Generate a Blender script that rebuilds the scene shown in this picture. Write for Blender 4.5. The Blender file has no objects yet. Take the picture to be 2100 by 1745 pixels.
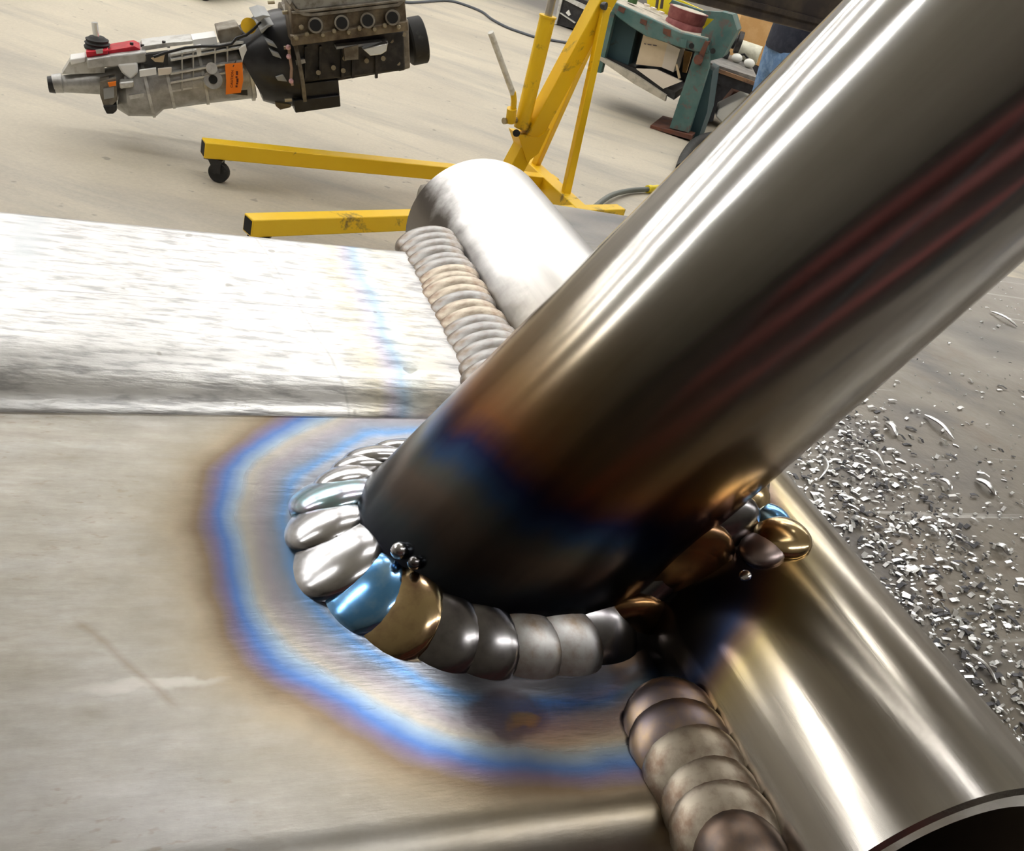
import bpy, bmesh, math, random
from mathutils import Vector, Matrix
random.seed(11)
V = Vector
SC = bpy.context.scene
COL = SC.collection
D2R = math.radians

# ------------------------------------------------------------------ camera
F, CX, CY = 1900.0, 1050.0, 872.5           # focal length in pixels of the 2100 x 1745 frame
H = 1.35                                    # camera height above the shop floor
PITCH, ROLL = D2R(30.4), D2R(17.6)
_r0, _u0 = V((1, 0, 0)), V((0, math.sin(PITCH), math.cos(PITCH)))
CF = V((0, math.cos(PITCH), -math.sin(PITCH)))
CR = _r0 * math.cos(ROLL) + _u0 * math.sin(ROLL)
CU = -_r0 * math.sin(ROLL) + _u0 * math.cos(ROLL)
CAMP = V((0, 0, H))
cd = bpy.data.cameras.new('camera')
cam = bpy.data.objects.new('camera', cd)
COL.objects.link(cam)
cd.sensor_fit = 'HORIZONTAL'; cd.sensor_width = 36.0; cd.lens = 36.0 * F / 2100.0
cd.clip_start = 0.005; cd.clip_end = 200
cam.matrix_world = Matrix(((CR.x, CU.x, -CF.x, 0), (CR.y, CU.y, -CF.y, 0), (CR.z, CU.z, -CF.z, H), (0, 0, 0, 1)))
SC.camera = cam

# ------------------------------------------------------------------ world, exposure
W = bpy.data.worlds.new('world'); SC.world = W; W.use_nodes = True
W.node_tree.nodes['Background'].inputs[0].default_value = (0.75, 0.8, 0.9, 1)
W.node_tree.nodes['Background'].inputs[1].default_value = 0.3
SC.view_settings.view_transform = 'Standard'
SC.view_settings.look = 'None'
SC.view_settings.exposure = 0.5
SC.view_settings.gamma = 1.0
SC.view_settings.use_curve_mapping = False
SC.cycles.max_bounces = 7; SC.cycles.diffuse_bounces = 3; SC.cycles.glossy_bounces = 4
SC.cycles.adaptive_threshold = 0.03; SC.cycles.caustics_reflective = False; SC.cycles.caustics_refractive = False
LAMP = 17.0                                 # radiance of the ceiling strip lamps
YAW = D2R(-27.1775)                         # the shop, its lamp rows and the bench run along this direction
AD = V((math.cos(YAW), -math.sin(YAW), 0))  # along the rectangular tube (u)
BD = V((math.sin(YAW), math.cos(YAW), 0))   # along the round tube (s)
CEIL = 5.0

# ------------------------------------------------------------------ pixel to place
def ray(x, y):
    return CR * ((x - CX) / F) - CU * ((y - CY) / F) + CF
def onz(x, y, z=0.0):                       # point where the line of sight meets a level plane
    q = ray(x, y); return CAMP + q * ((z - H) / q.z)
def vplane(p, ang):                         # upright plane through p running along ang; off is towards the camera
    n = V((math.sin(ang), -math.cos(ang), 0)); p = V((p[0], p[1], 0))
    def f(x, y, off=0.0):
        q = ray(x, y); t = ((p + n * off - CAMP) @ n) / (q @ n); r = CAMP + q * t; r.z = max(r.z, 0.0); return r
    f.n = n
    return f

# ------------------------------------------------------------------ materials
def new_mat(name):
    m = bpy.data.materials.new(name); m.use_nodes = True
    nt = m.node_tree; b = nt.nodes['Principled BSDF']
    return m, nt, b
def nd(nt, typ, **kw):
    n = nt.nodes.new(typ)
    for k, v in kw.items():
        if k.startswith('i_'):
            key = k[2:]
            key = int(key) if key.isdigit() else key.replace('_', ' ')
            s = n.inputs[key]
            if isinstance(v, bpy.types.NodeSocket): nt.links.new(v, s)
            else: s.default_value = v
        else: setattr(n, k, v)
    return n
def c4(c): return (c[0], c[1], c[2], 1.0)
def coord(nt, scale=(1, 1, 1), loc=(0, 0, 0), rot=(0, 0, 0)):
    t = nd(nt, 'ShaderNodeTexCoord')
    mp = nd(nt, 'ShaderNodeMapping', i_Vector=t.outputs['Object'])
    mp.inputs['Scale'].default_value = scale; mp.inputs['Location'].default_value = loc; mp.inputs['Rotation'].default_value = rot
    return mp.outputs[0]
def noise(nt, vec, scale, detail=4, rough=0.55, dist=0.0):
    return nd(nt, 'ShaderNodeTexNoise', i_Vector=vec, i_Scale=scale, i_Detail=detail, i_Roughness=rough, i_Distortion=dist).outputs['Fac']
def ramp(nt, fac, stops, interp='LINEAR'):
    r = nd(nt, 'ShaderNodeValToRGB', i_Fac=fac); r.color_ramp.interpolation = interp
    e = r.color_ramp.elements
    while len(e) > 1: e.remove(e[-1])
    e[0].position = stops[0][0]; e[0].color = c4(stops[0][1])
    for p, c in stops[1:]:
        x = e.new(p); x.color = c4(c)
    return r.outputs[0]
def mixc(nt, fac, a, b, blend='MIX'):
    m = nd(nt, 'ShaderNodeMix', data_type='RGBA', blend_type=blend)
    for s, v in ((m.inputs[0], fac), (m.inputs[6], a), (m.inputs[7], b)):
        if isinstance(v, bpy.types.NodeSocket): nt.links.new(v, s)
        else: s.default_value = v if isinstance(v, float) else c4(v)
    return m.outputs[2]
def mth(nt, op, a, b=0.0, c=0.0):
    m = nd(nt, 'ShaderNodeMath', operation=op)
    for s, v in zip(m.inputs, (a, b, c)):
        if isinstance(v, bpy.types.NodeSocket): nt.links.new(v, s)
        else: s.default_value = v
    return m.outputs[0]
def bump(nt, b, h, strength, dist):
    n = nd(nt, 'ShaderNodeBump', i_Height=h, i_Strength=strength, i_Distance=dist)
    nt.links.new(n.outputs[0], b.inputs['Normal'])
def simple(name, col, rough=0.5, metal=0.0, col2=None, scale=8.0, lo=0.45, hi=0.62, spec=None, bmp=None, detail=5):
    m, nt, b = new_mat(name)
    b.inputs['Roughness'].default_value = rough; b.inputs['Metallic'].default_value = metal
    if spec is not None: b.inputs['Specular IOR Level'].default_value = spec
    if col2 is None: b.inputs['Base Color'].default_value = c4(col)
    else:
        f = noise(nt, coord(nt), scale, detail, 0.6)
        nt.links.new(ramp(nt, f, [(lo, col), (hi, col2)]), b.inputs['Base Color'])
    if bmp: bump(nt, b, noise(nt, coord(nt), bmp[0], 3), bmp[1], bmp[2])
    return m

M = {}
def concrete():
    m, nt, b = new_mat('concrete')
    v = coord(nt)
    a = noise(nt, v, 0.55, 6, 0.62)
    base = ramp(nt, a, [(0.30, (0.40, 0.36, 0.29)), (0.5, (0.52, 0.47, 0.375)), (0.72, (0.62, 0.56, 0.44))])
    st = noise(nt, coord(nt, (0.5, 2.2, 1), (3, 1, 0), (0, 0, 0.35)), 1.1, 7, 0.66, 0.6)
    base = mixc(nt, ramp(nt, st, [(0.48, (0, 0, 0)), (0.70, (0.75, 0.75, 0.75))]), base, (0.30, 0.285, 0.255))
    fine = noise(nt, v, 55, 4, 0.7)
    base = mixc(nt, 0.35, base, ramp(nt, fine, [(0.3, (0.72, 0.72, 0.72)), (0.7, (1.15, 1.15, 1.12))]), 'MULTIPLY')
    sp = noise(nt, v, 16, 2, 0.5)
    base = mixc(nt, ramp(nt, sp, [(0.69, (0, 0, 0)), (0.74, (0.55, 0.55, 0.55))]), base, (0.16, 0.145, 0.125))
    # old oil-dark area of the slab at the back of the shop
    c = onz(1040, 10)
    dv = nd(nt, 'ShaderNodeVectorMath', operation='DISTANCE', i_0=nd(nt, 'ShaderNodeTexCoord').outputs['Object'], i_1=(c.x + 1.2, c.y + 3.2, 0)).outputs['Value']
    dv = mth(nt, 'ADD', dv, mth(nt, 'MULTIPLY', a, 2.0))
    base = mixc(nt, ramp(nt, mth(nt, 'MULTIPLY', dv, 0.1), [(0.37, (0.85, 0.85, 0.85)), (0.47, (0, 0, 0))]), base, (0.13, 0.125, 0.125))
    nt.links.new(base, b.inputs['Base Color'])
    b.inputs['Roughness'].default_value = 0.5
    bump(nt, b, fine, 0.15, 0.004)
    return m
M['concrete'] = concrete()
M['wall'] = simple('wall_paint', (0.42, 0.40, 0.37), 0.8, 0, (0.34, 0.32, 0.30), 1.5)
M['wall_dark'] = simple('dark_wall_paint', (0.055, 0.05, 0.05), 0.8, 0, (0.09, 0.07, 0.06), 1.2)
M['ceiling'] = simple('ceiling_panel', (0.50, 0.49, 0.475), 0.85)
M['lamp_body'] = simple('lamp_housing', (0.8, 0.8, 0.8), 0.4)
_m, _nt, _b = new_mat('lamp_diffuser')
_b.inputs['Emission Color'].default_value = (1.0, 0.98, 0.945, 1); _b.inputs['Emission Strength'].default_value = LAMP
M['lamp'] = _m

def paint(name, col, worn, rust=(0.10, 0.075, 0.05), scale=6.0, amt=0.63, rough=0.42):
    m, nt, b = new_mat(name)
    v = coord(nt)
    a = ramp(nt, noise(nt, v, scale * 0.4, 5, 0.6), [(0.35, col), (0.7, worn)])
    g = noise(nt, v, scale, 7, 0.68, 0.4)
    nt.links.new(mixc(nt, ramp(nt, g, [(amt, (0, 0, 0)), (amt + 0.07, (0.85, 0.85, 0.85))]), a, rust), b.inputs['Base Color'])
    b.inputs['Roughness'].default_value = rough
    return m
M['yellow'] = paint('yellow_hoist_paint', (0.90, 0.55, 0.004), (0.92, 0.62, 0.02), (0.15, 0.09, 0.03), 5, 0.575)
M['teal'] = paint('worn_teal_paint', (0.05, 0.125, 0.118), (0.12, 0.195, 0.18), (0.13, 0.10, 0.085), 16, 0.54, 0.65)
M['teal_dark'] = paint('dark_teal_paint', (0.022, 0.06, 0.075), (0.035, 0.08, 0.09), (0.02, 0.02, 0.02), 6, 0.6, 0.6)
M['rust'] = simple('rusty_steel', (0.16, 0.06, 0.035), 0.75, 0.2, (0.10, 0.05, 0.04), 20)
M['black'] = simple('black_plastic', (0.012, 0.012, 0.014), 0.45)
M['rubber'] = simple('black_rubber', (0.018, 0.018, 0.018), 0.7, 0, (0.06, 0.055, 0.05), 30, 0.55, 0.75)
M['black_paint'] = simple('black_enamel', (0.014, 0.014, 0.017), 0.35, 0, (0.035, 0.035, 0.038), 14)
M['steel_rod'] = simple('steel_rod', (0.55, 0.53, 0.5), 0.3, 1.0)
M['white_paint'] = simple('white_paint', (0.78, 0.77, 0.72), 0.5, 0, (0.6, 0.58, 0.52), 40)
M['alu'] = simple('cast_aluminium', (0.52, 0.52, 0.51), 0.42, 0.55, (0.36, 0.35, 0.33), 22, 0.4, 0.65, None, (180, 0.35, 0.002))
M['alu_light'] = simple('bright_cast_aluminium', (0.66, 0.66, 0.64), 0.4, 0.5, (0.5, 0.49, 0.46), 25)
M['alu_dirty'] = simple('dirty_cast_aluminium', (0.30, 0.275, 0.23), 0.55, 0.4, (0.14, 0.115, 0.085), 18, 0.38, 0.66, None, (90, 0.5, 0.003))
M['head'] = simple('oily_cylinder_head', (0.26, 0.21, 0.14), 0.5, 0.4, (0.085, 0.06, 0.04), 16, 0.36, 0.66, None, (60, 0.6, 0.004))
M['valve_cover'] = simple('grey_valve_cover', (0.36, 0.35, 0.32), 0.5, 0.5, (0.2, 0.185, 0.16), 24)
M['block'] = simple('greasy_black_iron', (0.018, 0.017, 0.018), 0.42, 0.2, (0.055, 0.048, 0.045), 16)
M['bell'] = simple('black_bellhousing', (0.016, 0.016, 0.018), 0.33, 0.1, (0.03, 0.03, 0.033), 12)
M['zinc'] = simple('zinc_bolt', (0.45, 0.39, 0.27), 0.4, 0.7)
M['chrome'] = simple('bright_bracket', (0.78, 0.80, 0.82), 0.22, 0.8)
M['red'] = simple('red_anodised', (0.62, 0.02, 0.04), 0.38, 0.2, (0.45, 0.015, 0.03), 30)
M['orange'] = simple('orange_card', (1.0, 0.24, 0.012), 0.6)
M['yellow_tag'] = simple('yellow_card', (0.95, 0.58, 0.02), 0.6)
M['ink'] = simple('dark_print', (0.16, 0.03, 0.01), 0.7)
M['ink_grey'] = simple('grey_print', (0.16, 0.12, 0.13), 0.7)
M['label'] = simple('white_label', (0.85, 0.85, 0.83), 0.5)
M['pink'] = simple('pink_wire', (0.75, 0.45, 0.5), 0.5)
M['wire_tan'] = simple('tan_wire', (0.4, 0.27, 0.2), 0.6)
M['dark_hole'] = simple('hole_shade', (0.006, 0.006, 0.006), 0.8)  # near-black colour paints the shade inside holes and open tube ends
M['maroon'] = simple('maroon_drum', (0.20, 0.045, 0.045), 0.6, 0, (0.28, 0.085, 0.08), 14)
M['carton'] = simple('cream_cardboard', (0.80, 0.66, 0.47), 0.8, 0, (0.74, 0.60, 0.42), 7)
M['carton_side'] = simple('pale_cardboard', (0.76, 0.68, 0.58), 0.8)
M['carton_tan'] = simple('tan_cardboard', (0.62, 0.36, 0.14), 0.8, 0, (0.70, 0.44, 0.2), 9)
M['pallet'] = simple('grey_board', (0.50, 0.46, 0.38), 0.8, 0, (0.36, 0.33, 0.27), 14)
M['wood'] = simple('brown_wood_edge', (0.30, 0.17, 0.09), 0.7, 0, (0.16, 0.09, 0.06), 18)
M['wood_pale'] = simple('pale_wood', (0.60, 0.46, 0.29), 0.7)
M['bench_top'] = simple('grey_bench_top', (0.16, 0.155, 0.15), 0.55, 0, (0.26, 0.25, 0.23), 12)
M['bench_black'] = simple('black_bench', (0.018, 0.018, 0.024), 0.5, 0, (0.04, 0.04, 0.05), 10)
M['white_plastic'] = simple('white_plastic', (0.80, 0.80, 0.76), 0.4)
M['roll'] = simple('cream_roll', (0.72, 0.71, 0.58), 0.6, 0, (0.58, 0.57, 0.45), 25)
M['navy'] = simple('navy_cotton', (0.012, 0.016, 0.032), 0.85, 0, (0.022, 0.026, 0.045), 30)
M['denim'] = simple('blue_denim', (0.10, 0.19, 0.36), 0.85, 0, (0.17, 0.28, 0.46), 26)
M['skin'] = simple('skin', (0.55, 0.25, 0.15), 0.55)
M['hair'] = simple('dark_hair', (0.03, 0.02, 0.015), 0.7)
M['boot'] = simple('brown_boot', (0.06, 0.04, 0.03), 0.6)
M['beam'] = simple('brown_mill_scale', (0.12, 0.095, 0.07), 0.5, 0.4, (0.055, 0.045, 0.045), 9, 0.4, 0.62)
M['grey_steel'] = simple('grey_steel', (0.34, 0.35, 0.35), 0.45, 0.3)
M['hose'] = simple('grey_hose', (0.17, 0.185, 0.165), 0.55)
M['cable'] = simple('slate_cable', (0.085, 0.095, 0.115), 0.55)
M['yellow_plastic'] = simple('yellow_plastic', (0.85, 0.68, 0.02), 0.45)

# ---- welded frame metals: heat oxide colours, with some dark reflections put into the tones
UC, SCN = 0.0667, 0.123                      # where the inclined tube lands on the plate (u, s)
def ring(nt, amp=0.003):
    """distance in metres from the inclined tube's foot, on the plate, with a slow waver"""
    t = nd(nt, 'ShaderNodeTexCoord').outputs['Object']
    sx = nd(nt, 'ShaderNodeSeparateXYZ', i_0=t)
    du = mth(nt, 'SUBTRACT', sx.outputs[0], UC); ds = mth(nt, 'SUBTRACT', sx.outputs[1], SCN)
    r = mth(nt, 'SQRT', mth(nt, 'ADD', mth(nt, 'MULTIPLY', du, du), mth(nt, 'MULTIPLY', ds, ds)))
    w = mth(nt, 'MULTIPLY', mth(nt, 'SUBTRACT', noise(nt, t, 45, 3, 0.5), 0.5), amp * 2)
    return mth(nt, 'ADD', r, w), sx, t
def plate_mat():
    m, nt, b = new_mat('heat_tinted_plate')
    r, sx, t = ring(nt, 0.0035)
    f = mth(nt, 'MULTIPLY', r, 10.0)
    streak = noise(nt, coord(nt, (1, 4, 1), (0, 0, 0), (0, 0, 0.25)), 60, 6, 0.65)
    mill = ramp(nt, streak, [(0.25, (0.30, 0.275, 0.235)), (0.5, (0.38, 0.36, 0.32)), (0.75, (0.47, 0.46, 0.44))])
    cloud = noise(nt, t, 22, 4, 0.55)
    mill = mixc(nt, ramp(nt, cloud, [(0.45, (0, 0, 0)), (0.7, (0.55, 0.55, 0.55))]), mill, (0.43, 0.43, 0.44))
    tint = ramp(nt, f, [(0.30, (0.16, 0.16, 0.18)), (0.365, (0.22, 0.24, 0.28)), (0.382, (0.10, 0.20, 0.36)), (0.405, (0.16, 0.18, 0.22)),
                        (0.43, (0.21, 0.195, 0.21)), (0.455, (0.27, 0.255, 0.225)), (0.473, (0.19, 0.25, 0.32)), (0.495, (0.065, 0.13, 0.31)),
                        (0.513, (0.12, 0.105, 0.17)), (0.535, (0.165, 0.125, 0.085)), (0.57, (0.27, 0.22, 0.15)), (0.66, (0.35, 0.32, 0.27))])
    fade = ramp(nt, f, [(0.54, (0, 0, 0)), (0.72, (1, 1, 1))])
    col = mixc(nt, fade, tint, mill)
    mot = noise(nt, t, 120, 5, 0.7)
    col = mixc(nt, 0.5, col, ramp(nt, mot, [(0.3, (0.72, 0.72, 0.72)), (0.7, (1.1, 1.1, 1.1))]), 'MULTIPLY')
    # small brown pits
    pit = noise(nt, coord(nt, (1, 2.2, 1)), 420, 2, 0.5); pat = noise(nt, t, 26, 2)
    pm = mth(nt, 'MULTIPLY', ramp(nt, pit, [(0.62, (0, 0, 0)), (0.72, (0.4, 0.4, 0.4))]), ramp(nt, pat, [(0.42, (0, 0, 0)), (0.55, (1, 1, 1))]))
    col = mixc(nt, mth(nt, 'MULTIPLY', pm, fade), col, (0.22, 0.16, 0.10))
    X, Y = sx.outputs[0], sx.outputs[1]
    wob = mth(nt, 'MULTIPLY', mth(nt, 'SUBTRACT', noise(nt, t, 150, 3), 0.5), 0.006)
    def spot(u0, s0, ru, rs):               # soft elliptical mark
        a = mth(nt, 'DIVIDE', mth(nt, 'SUBTRACT', mth(nt, 'ADD', X, wob), u0), ru); c = mth(nt, 'DIVIDE', mth(nt, 'SUBTRACT', mth(nt, 'ADD', Y, wob), s0), rs)
        return mth(nt, 'ADD', mth(nt, 'MULTIPLY', a, a), mth(nt, 'MULTIPLY', c, c))
    col = mixc(nt, ramp(nt, spot(0.0570, 0.0835, 0.0075, 0.0052), [(0.5, (0.8, 0.8, 0.8)), (1.0, (0, 0, 0))]), col, (0.10, 0.085, 0.10))
    col = mixc(nt, ramp(nt, spot(0.0592, 0.0822, 0.0030, 0.0018), [(0.3, (0.8, 0.8, 0.8)), (1.0, (0, 0, 0))]), col, (0.24, 0.16, 0.06))
    col = mixc(nt, ramp(nt, spot(0.0065, 0.0938, 0.0115, 0.0016), [(0.0, (0.6, 0.6, 0.6)), (1.0, (0, 0, 0))], 'EASE'), col, (0.56, 0.54, 0.51))  # pale scratch with its highlight painted in
    dg = mth(nt, 'ABSOLUTE', mth(nt, 'ADD', mth(nt, 'ADD', mth(nt, 'MULTIPLY', mth(nt, 'SUBTRACT', X, 0.005), 0.78), mth(nt, 'MULTIPLY', mth(nt, 'SUBTRACT', Y, 0.0955), 0.62)), mth(nt, 'MULTIPLY', wob, 0.2)))
    col = mixc(nt, mth(nt, 'MULTIPLY', ramp(nt, mth(nt, 'MULTIPLY', dg, 1000.0), [(0.0, (0.4, 0.4, 0.4)), (1.2, (0, 0, 0))]), ramp(nt, spot(0.003, 0.098, 0.012, 0.012), [(0.6, (1, 1, 1)), (1.0, (0, 0, 0))])), col, (0.22, 0.17, 0.12))
    nt.links.new(col, b.inputs['Base Color'])
    b.inputs['Metallic'].default_value = 1.0
    nt.links.new(ramp(nt, f, [(0.36, (0.22, 0.22, 0.22)), (0.52, (0.3, 0.3, 0.3)), (0.62, (0.42, 0.42, 0.42))]), b.inputs['Roughness'])
    bump(nt, b, streak, 0.12, 0.0006)
    return m
M['plate'] = plate_mat()
def rect_mat():
    m, nt, b = new_mat('scuffed_bright_steel')
    t = nd(nt, 'ShaderNodeTexCoord').outputs['Object']
    sx = nd(nt, 'ShaderNodeSeparateXYZ', i_0=t)
    st = noise(nt, coord(nt, (0.25, 1, 1)), 520, 4, 0.6)
    col = ramp(nt, st, [(0.36, (0.36, 0.36, 0.36)), (0.5, (0.57, 0.57, 0.565)), (0.68, (0.65, 0.65, 0.64))])
    ln = noise(nt, coord(nt, (0.02, 1, 1)), 260, 2, 0.5)
    col = mixc(nt, ramp(nt, ln, [(0.66, (0, 0, 0)), (0.72, (0.55, 0.55, 0.55))]), col, (0.4, 0.4, 0.4))
    pk = noise(nt, t, 160, 1, 0.4)
    col = mixc(nt, ramp(nt, pk, [(0.745, (0, 0, 0)), (0.765, (0.8, 0.8, 0.8))]), col, (0.28, 0.27, 0.25))
    w = mth(nt, 'MULTIPLY', mth(nt, 'SUBTRACT', noise(nt, t, 60, 3), 0.5), 0.006)
    g = mth(nt, 'MULTIPLY', mth(nt, 'ADD', sx.outputs[0], w), 10.0)
    heat = ramp(nt, g, [(0.44, (1, 1, 1)), (0.52, (1, 0.95, 0.80)), (0.555, (0.80, 0.78, 0.92)), (0.585, (0.60, 0.78, 1.0)), (0.615, (0.95, 1, 0.98)), (0.66, (1, 0.96, 0.86)), (0.72, (0.85, 0.84, 0.84))])
    col = mixc(nt, 1.0, col, heat, 'MULTIPLY')
    across = mth(nt, 'SUBTRACT', sx.outputs[1], mth(nt, 'MULTIPLY', sx.outputs[0], 0.070))
    for s0, wd, dk in ((0.1985, 0.00022, 0.22), (0.2245, 0.00018, 0.3), (0.2335, 0.0002, 0.35), (0.1690, 0.0003, 0.35), (0.1665, 0.0003, 0.4)):
        d = mth(nt, 'ABSOLUTE', mth(nt, 'SUBTRACT', mth(nt, 'ADD', across, mth(nt, 'MULTIPLY', w, 0.05)), s0))
        col = mixc(nt, ramp(nt, mth(nt, 'MULTIPLY', d, 1000.0), [(0.0, (0.75, 0.75, 0.75)), (wd * 1000, (0, 0, 0))]), col, (dk, dk, dk))
    smu = mth(nt, 'ABSOLUTE', mth(nt, 'SUBTRACT', mth(nt, 'ADD', sx.outputs[0], w), -0.0205))
    smk = mth(nt, 'MULTIPLY', ramp(nt, mth(nt, 'MULTIPLY', smu, 100.0), [(0.15, (0.75, 0.75, 0.75)), (0.55, (0, 0, 0))]), ramp(nt, mth(nt, 'MULTIPLY', across, 4.0), [(0.80, (0, 0, 0)), (0.86, (1, 1, 1))]))
    col = mixc(nt, smk, col, (0.40, 0.43, 0.45))
    sk = mth(nt, 'ABSOLUTE', mth(nt, 'SUBTRACT', mth(nt, 'ADD', mth(nt, 'ADD', sx.outputs[0], mth(nt, 'MULTIPLY', sx.outputs[1], 0.18)), mth(nt, 'MULTIPLY', w, 0.35)), 0.0755))
    col = mixc(nt, ramp(nt, mth(nt, 'MULTIPLY', sk, 1000.0), [(0.0, (0.5, 0.5, 0.5)), (0.5, (0, 0, 0))]), col, (0.3, 0.3, 0.3))
    nt.links.new(col, b.inputs['Base Color'])
    b.inputs['Metallic'].default_value = 1.0
    b.inputs['Roughness'].default_value = 0.36
    bump(nt, b, st, 0.22, 0.0006)
    return m
M['rect'] = rect_mat()
def round_mat():
    m, nt, b = new_mat('drawn_round_steel')
    r, sx, t = ring(nt, 0.004)
    f = mth(nt, 'MULTIPLY', r, 10.0)
    tint = ramp(nt, f, [(0.28, (0.08, 0.075, 0.075)), (0.40, (0.13, 0.11, 0.09)), (0.44, (0.09, 0.13, 0.28)), (0.47, (0.25, 0.17, 0.13)), (0.50, (0.40, 0.32, 0.17)), (0.58, (0.38, 0.345, 0.29)), (0.75, (0.36, 0.335, 0.30)), (1.0, (0.66, 0.655, 0.65))])  # brown-grey tone beyond the heat rings paints in dark reflections
    st = noise(nt, coord(nt, (1, 0.08, 1)), 300, 4, 0.6)
    col = mixc(nt, 0.6, tint, ramp(nt, st, [(0.3, (0.8, 0.8, 0.8)), (0.65, (1.08, 1.08, 1.08))]), 'MULTIPLY')
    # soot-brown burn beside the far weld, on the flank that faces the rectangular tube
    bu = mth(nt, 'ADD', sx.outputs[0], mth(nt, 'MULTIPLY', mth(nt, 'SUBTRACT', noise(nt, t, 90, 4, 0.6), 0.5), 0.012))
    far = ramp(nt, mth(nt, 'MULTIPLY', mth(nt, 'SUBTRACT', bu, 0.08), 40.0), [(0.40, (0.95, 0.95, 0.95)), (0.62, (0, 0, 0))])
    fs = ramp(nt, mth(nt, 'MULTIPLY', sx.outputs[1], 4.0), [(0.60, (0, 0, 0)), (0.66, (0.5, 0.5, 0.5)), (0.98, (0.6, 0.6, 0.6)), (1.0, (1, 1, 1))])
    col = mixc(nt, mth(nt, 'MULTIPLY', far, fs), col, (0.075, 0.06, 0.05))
    nt.links.new(col, b.inputs['Base Color'])
    b.inputs['Metallic'].default_value = 1.0
    nt.links.new(ramp(nt, mth(nt, 'MULTIPLY', sx.outputs[1], 4.0), [(0.45, (0.19, 0.19, 0.19)), (0.7, (0.34, 0.34, 0.34))]), b.inputs['Roughness'])
    bump(nt, b, st, 0.1, 0.0004)
    return m
M['round'] = round_mat()
def incl_mat():
    m, nt, b = new_mat('heat_tinted_inclined_steel')
    t = nd(nt, 'ShaderNodeTexCoord').outputs['Object']
    sx = nd(nt, 'ShaderNodeSeparateXYZ', i_0=t)
    fld = mth(nt, 'SUBTRACT', sx.outputs[2], mth(nt, 'MULTIPLY', sx.outputs[0], 0.55))
    w = mth(nt, 'MULTIPLY', mth(nt, 'SUBTRACT', noise(nt, coord(nt, (1, 1, 0.35)), 55, 4, 0.55), 0.5), 0.02)
    f = mth(nt, 'MULTIPLY', mth(nt, 'ADD', fld, w), 10.0)
    col = ramp(nt, f, [(0.03, (0.035, 0.04, 0.06)), (0.09, (0.06, 0.07, 0.08)), (0.13, (0.10, 0.08, 0.07)), (0.17, (0.15, 0.12, 0.10)), (0.205, (0.12, 0.13, 0.13)), (0.24, (0.05, 0.10, 0.22)),  # foot tones: dark oxide plus dark reflections painted in
                       (0.27, (0.035, 0.045, 0.14)), (0.30, (0.12, 0.055, 0.07)), (0.345, (0.28, 0.13, 0.06)), (0.42, (0.32, 0.21, 0.11)), (0.52, (0.36, 0.30, 0.22)), (0.64, (0.46, 0.44, 0.40)), (0.85, (0.62, 0.62, 0.62))])
    st = noise(nt, coord(nt, (1, 1, 0.06)), 130, 4, 0.6)
    col = mixc(nt, 0.6, col, ramp(nt, st, [(0.3, (0.78, 0.76, 0.74)), (0.66, (1.1, 1.1, 1.1))]), 'MULTIPLY')
    nt.links.new(col, b.inputs['Base Color'])
    b.inputs['Metallic'].default_value = 1.0
    nt.links.new(ramp(nt, f, [(0.1, (0.26, 0.26, 0.26)), (0.8, (0.13, 0.13, 0.13))]), b.inputs['Roughness'])
    bump(nt, b, st, 0.06, 0.0004)
    return m
M['incl'] = incl_mat()
M['inner'] = simple('dark_tube_bore', (0.10, 0.075, 0.06), 0.6, 0.5)
def weldm(name, c, c2, rough=0.2):
    return simple(name, c, rough, 1.0, c2, 1.9, 0.40, 0.66)
M['w_silver'] = weldm('weld_silver', (0.62, 0.62, 0.64), (0.46, 0.455, 0.47))
M['w_cyan'] = weldm('weld_pale_cyan', (0.40, 0.60, 0.66), (0.55, 0.52, 0.64))
M['w_blue'] = weldm('weld_blue', (0.16, 0.45, 0.92), (0.35, 0.62, 0.95), 0.16)
M['w_gold'] = weldm('weld_gold', (0.60, 0.46, 0.25), (0.36, 0.24, 0.15), 0.16)
M['w_dark'] = weldm('weld_dark_grey', (0.24, 0.235, 0.24), (0.15, 0.14, 0.15), 0.22)
M['w_brown'] = weldm('weld_brown', (0.34, 0.19, 0.08), (0.20, 0.12, 0.07), 0.26)
M['w_grey'] = weldm('weld_grey', (0.40, 0.395, 0.39), (0.25, 0.20, 0.16), 0.4)
M['w_cream'] = weldm('weld_cream', (0.56, 0.50, 0.41), (0.28, 0.20, 0.15), 0.42)
M['w_mauve'] = weldm('weld_mauve', (0.30, 0.25, 0.27), (0.46, 0.34, 0.24), 0.36)
M['w_crater'] = weldm('weld_crater_brown', (0.26, 0.19, 0.15), (0.17, 0.14, 0.13), 0.4)
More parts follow.
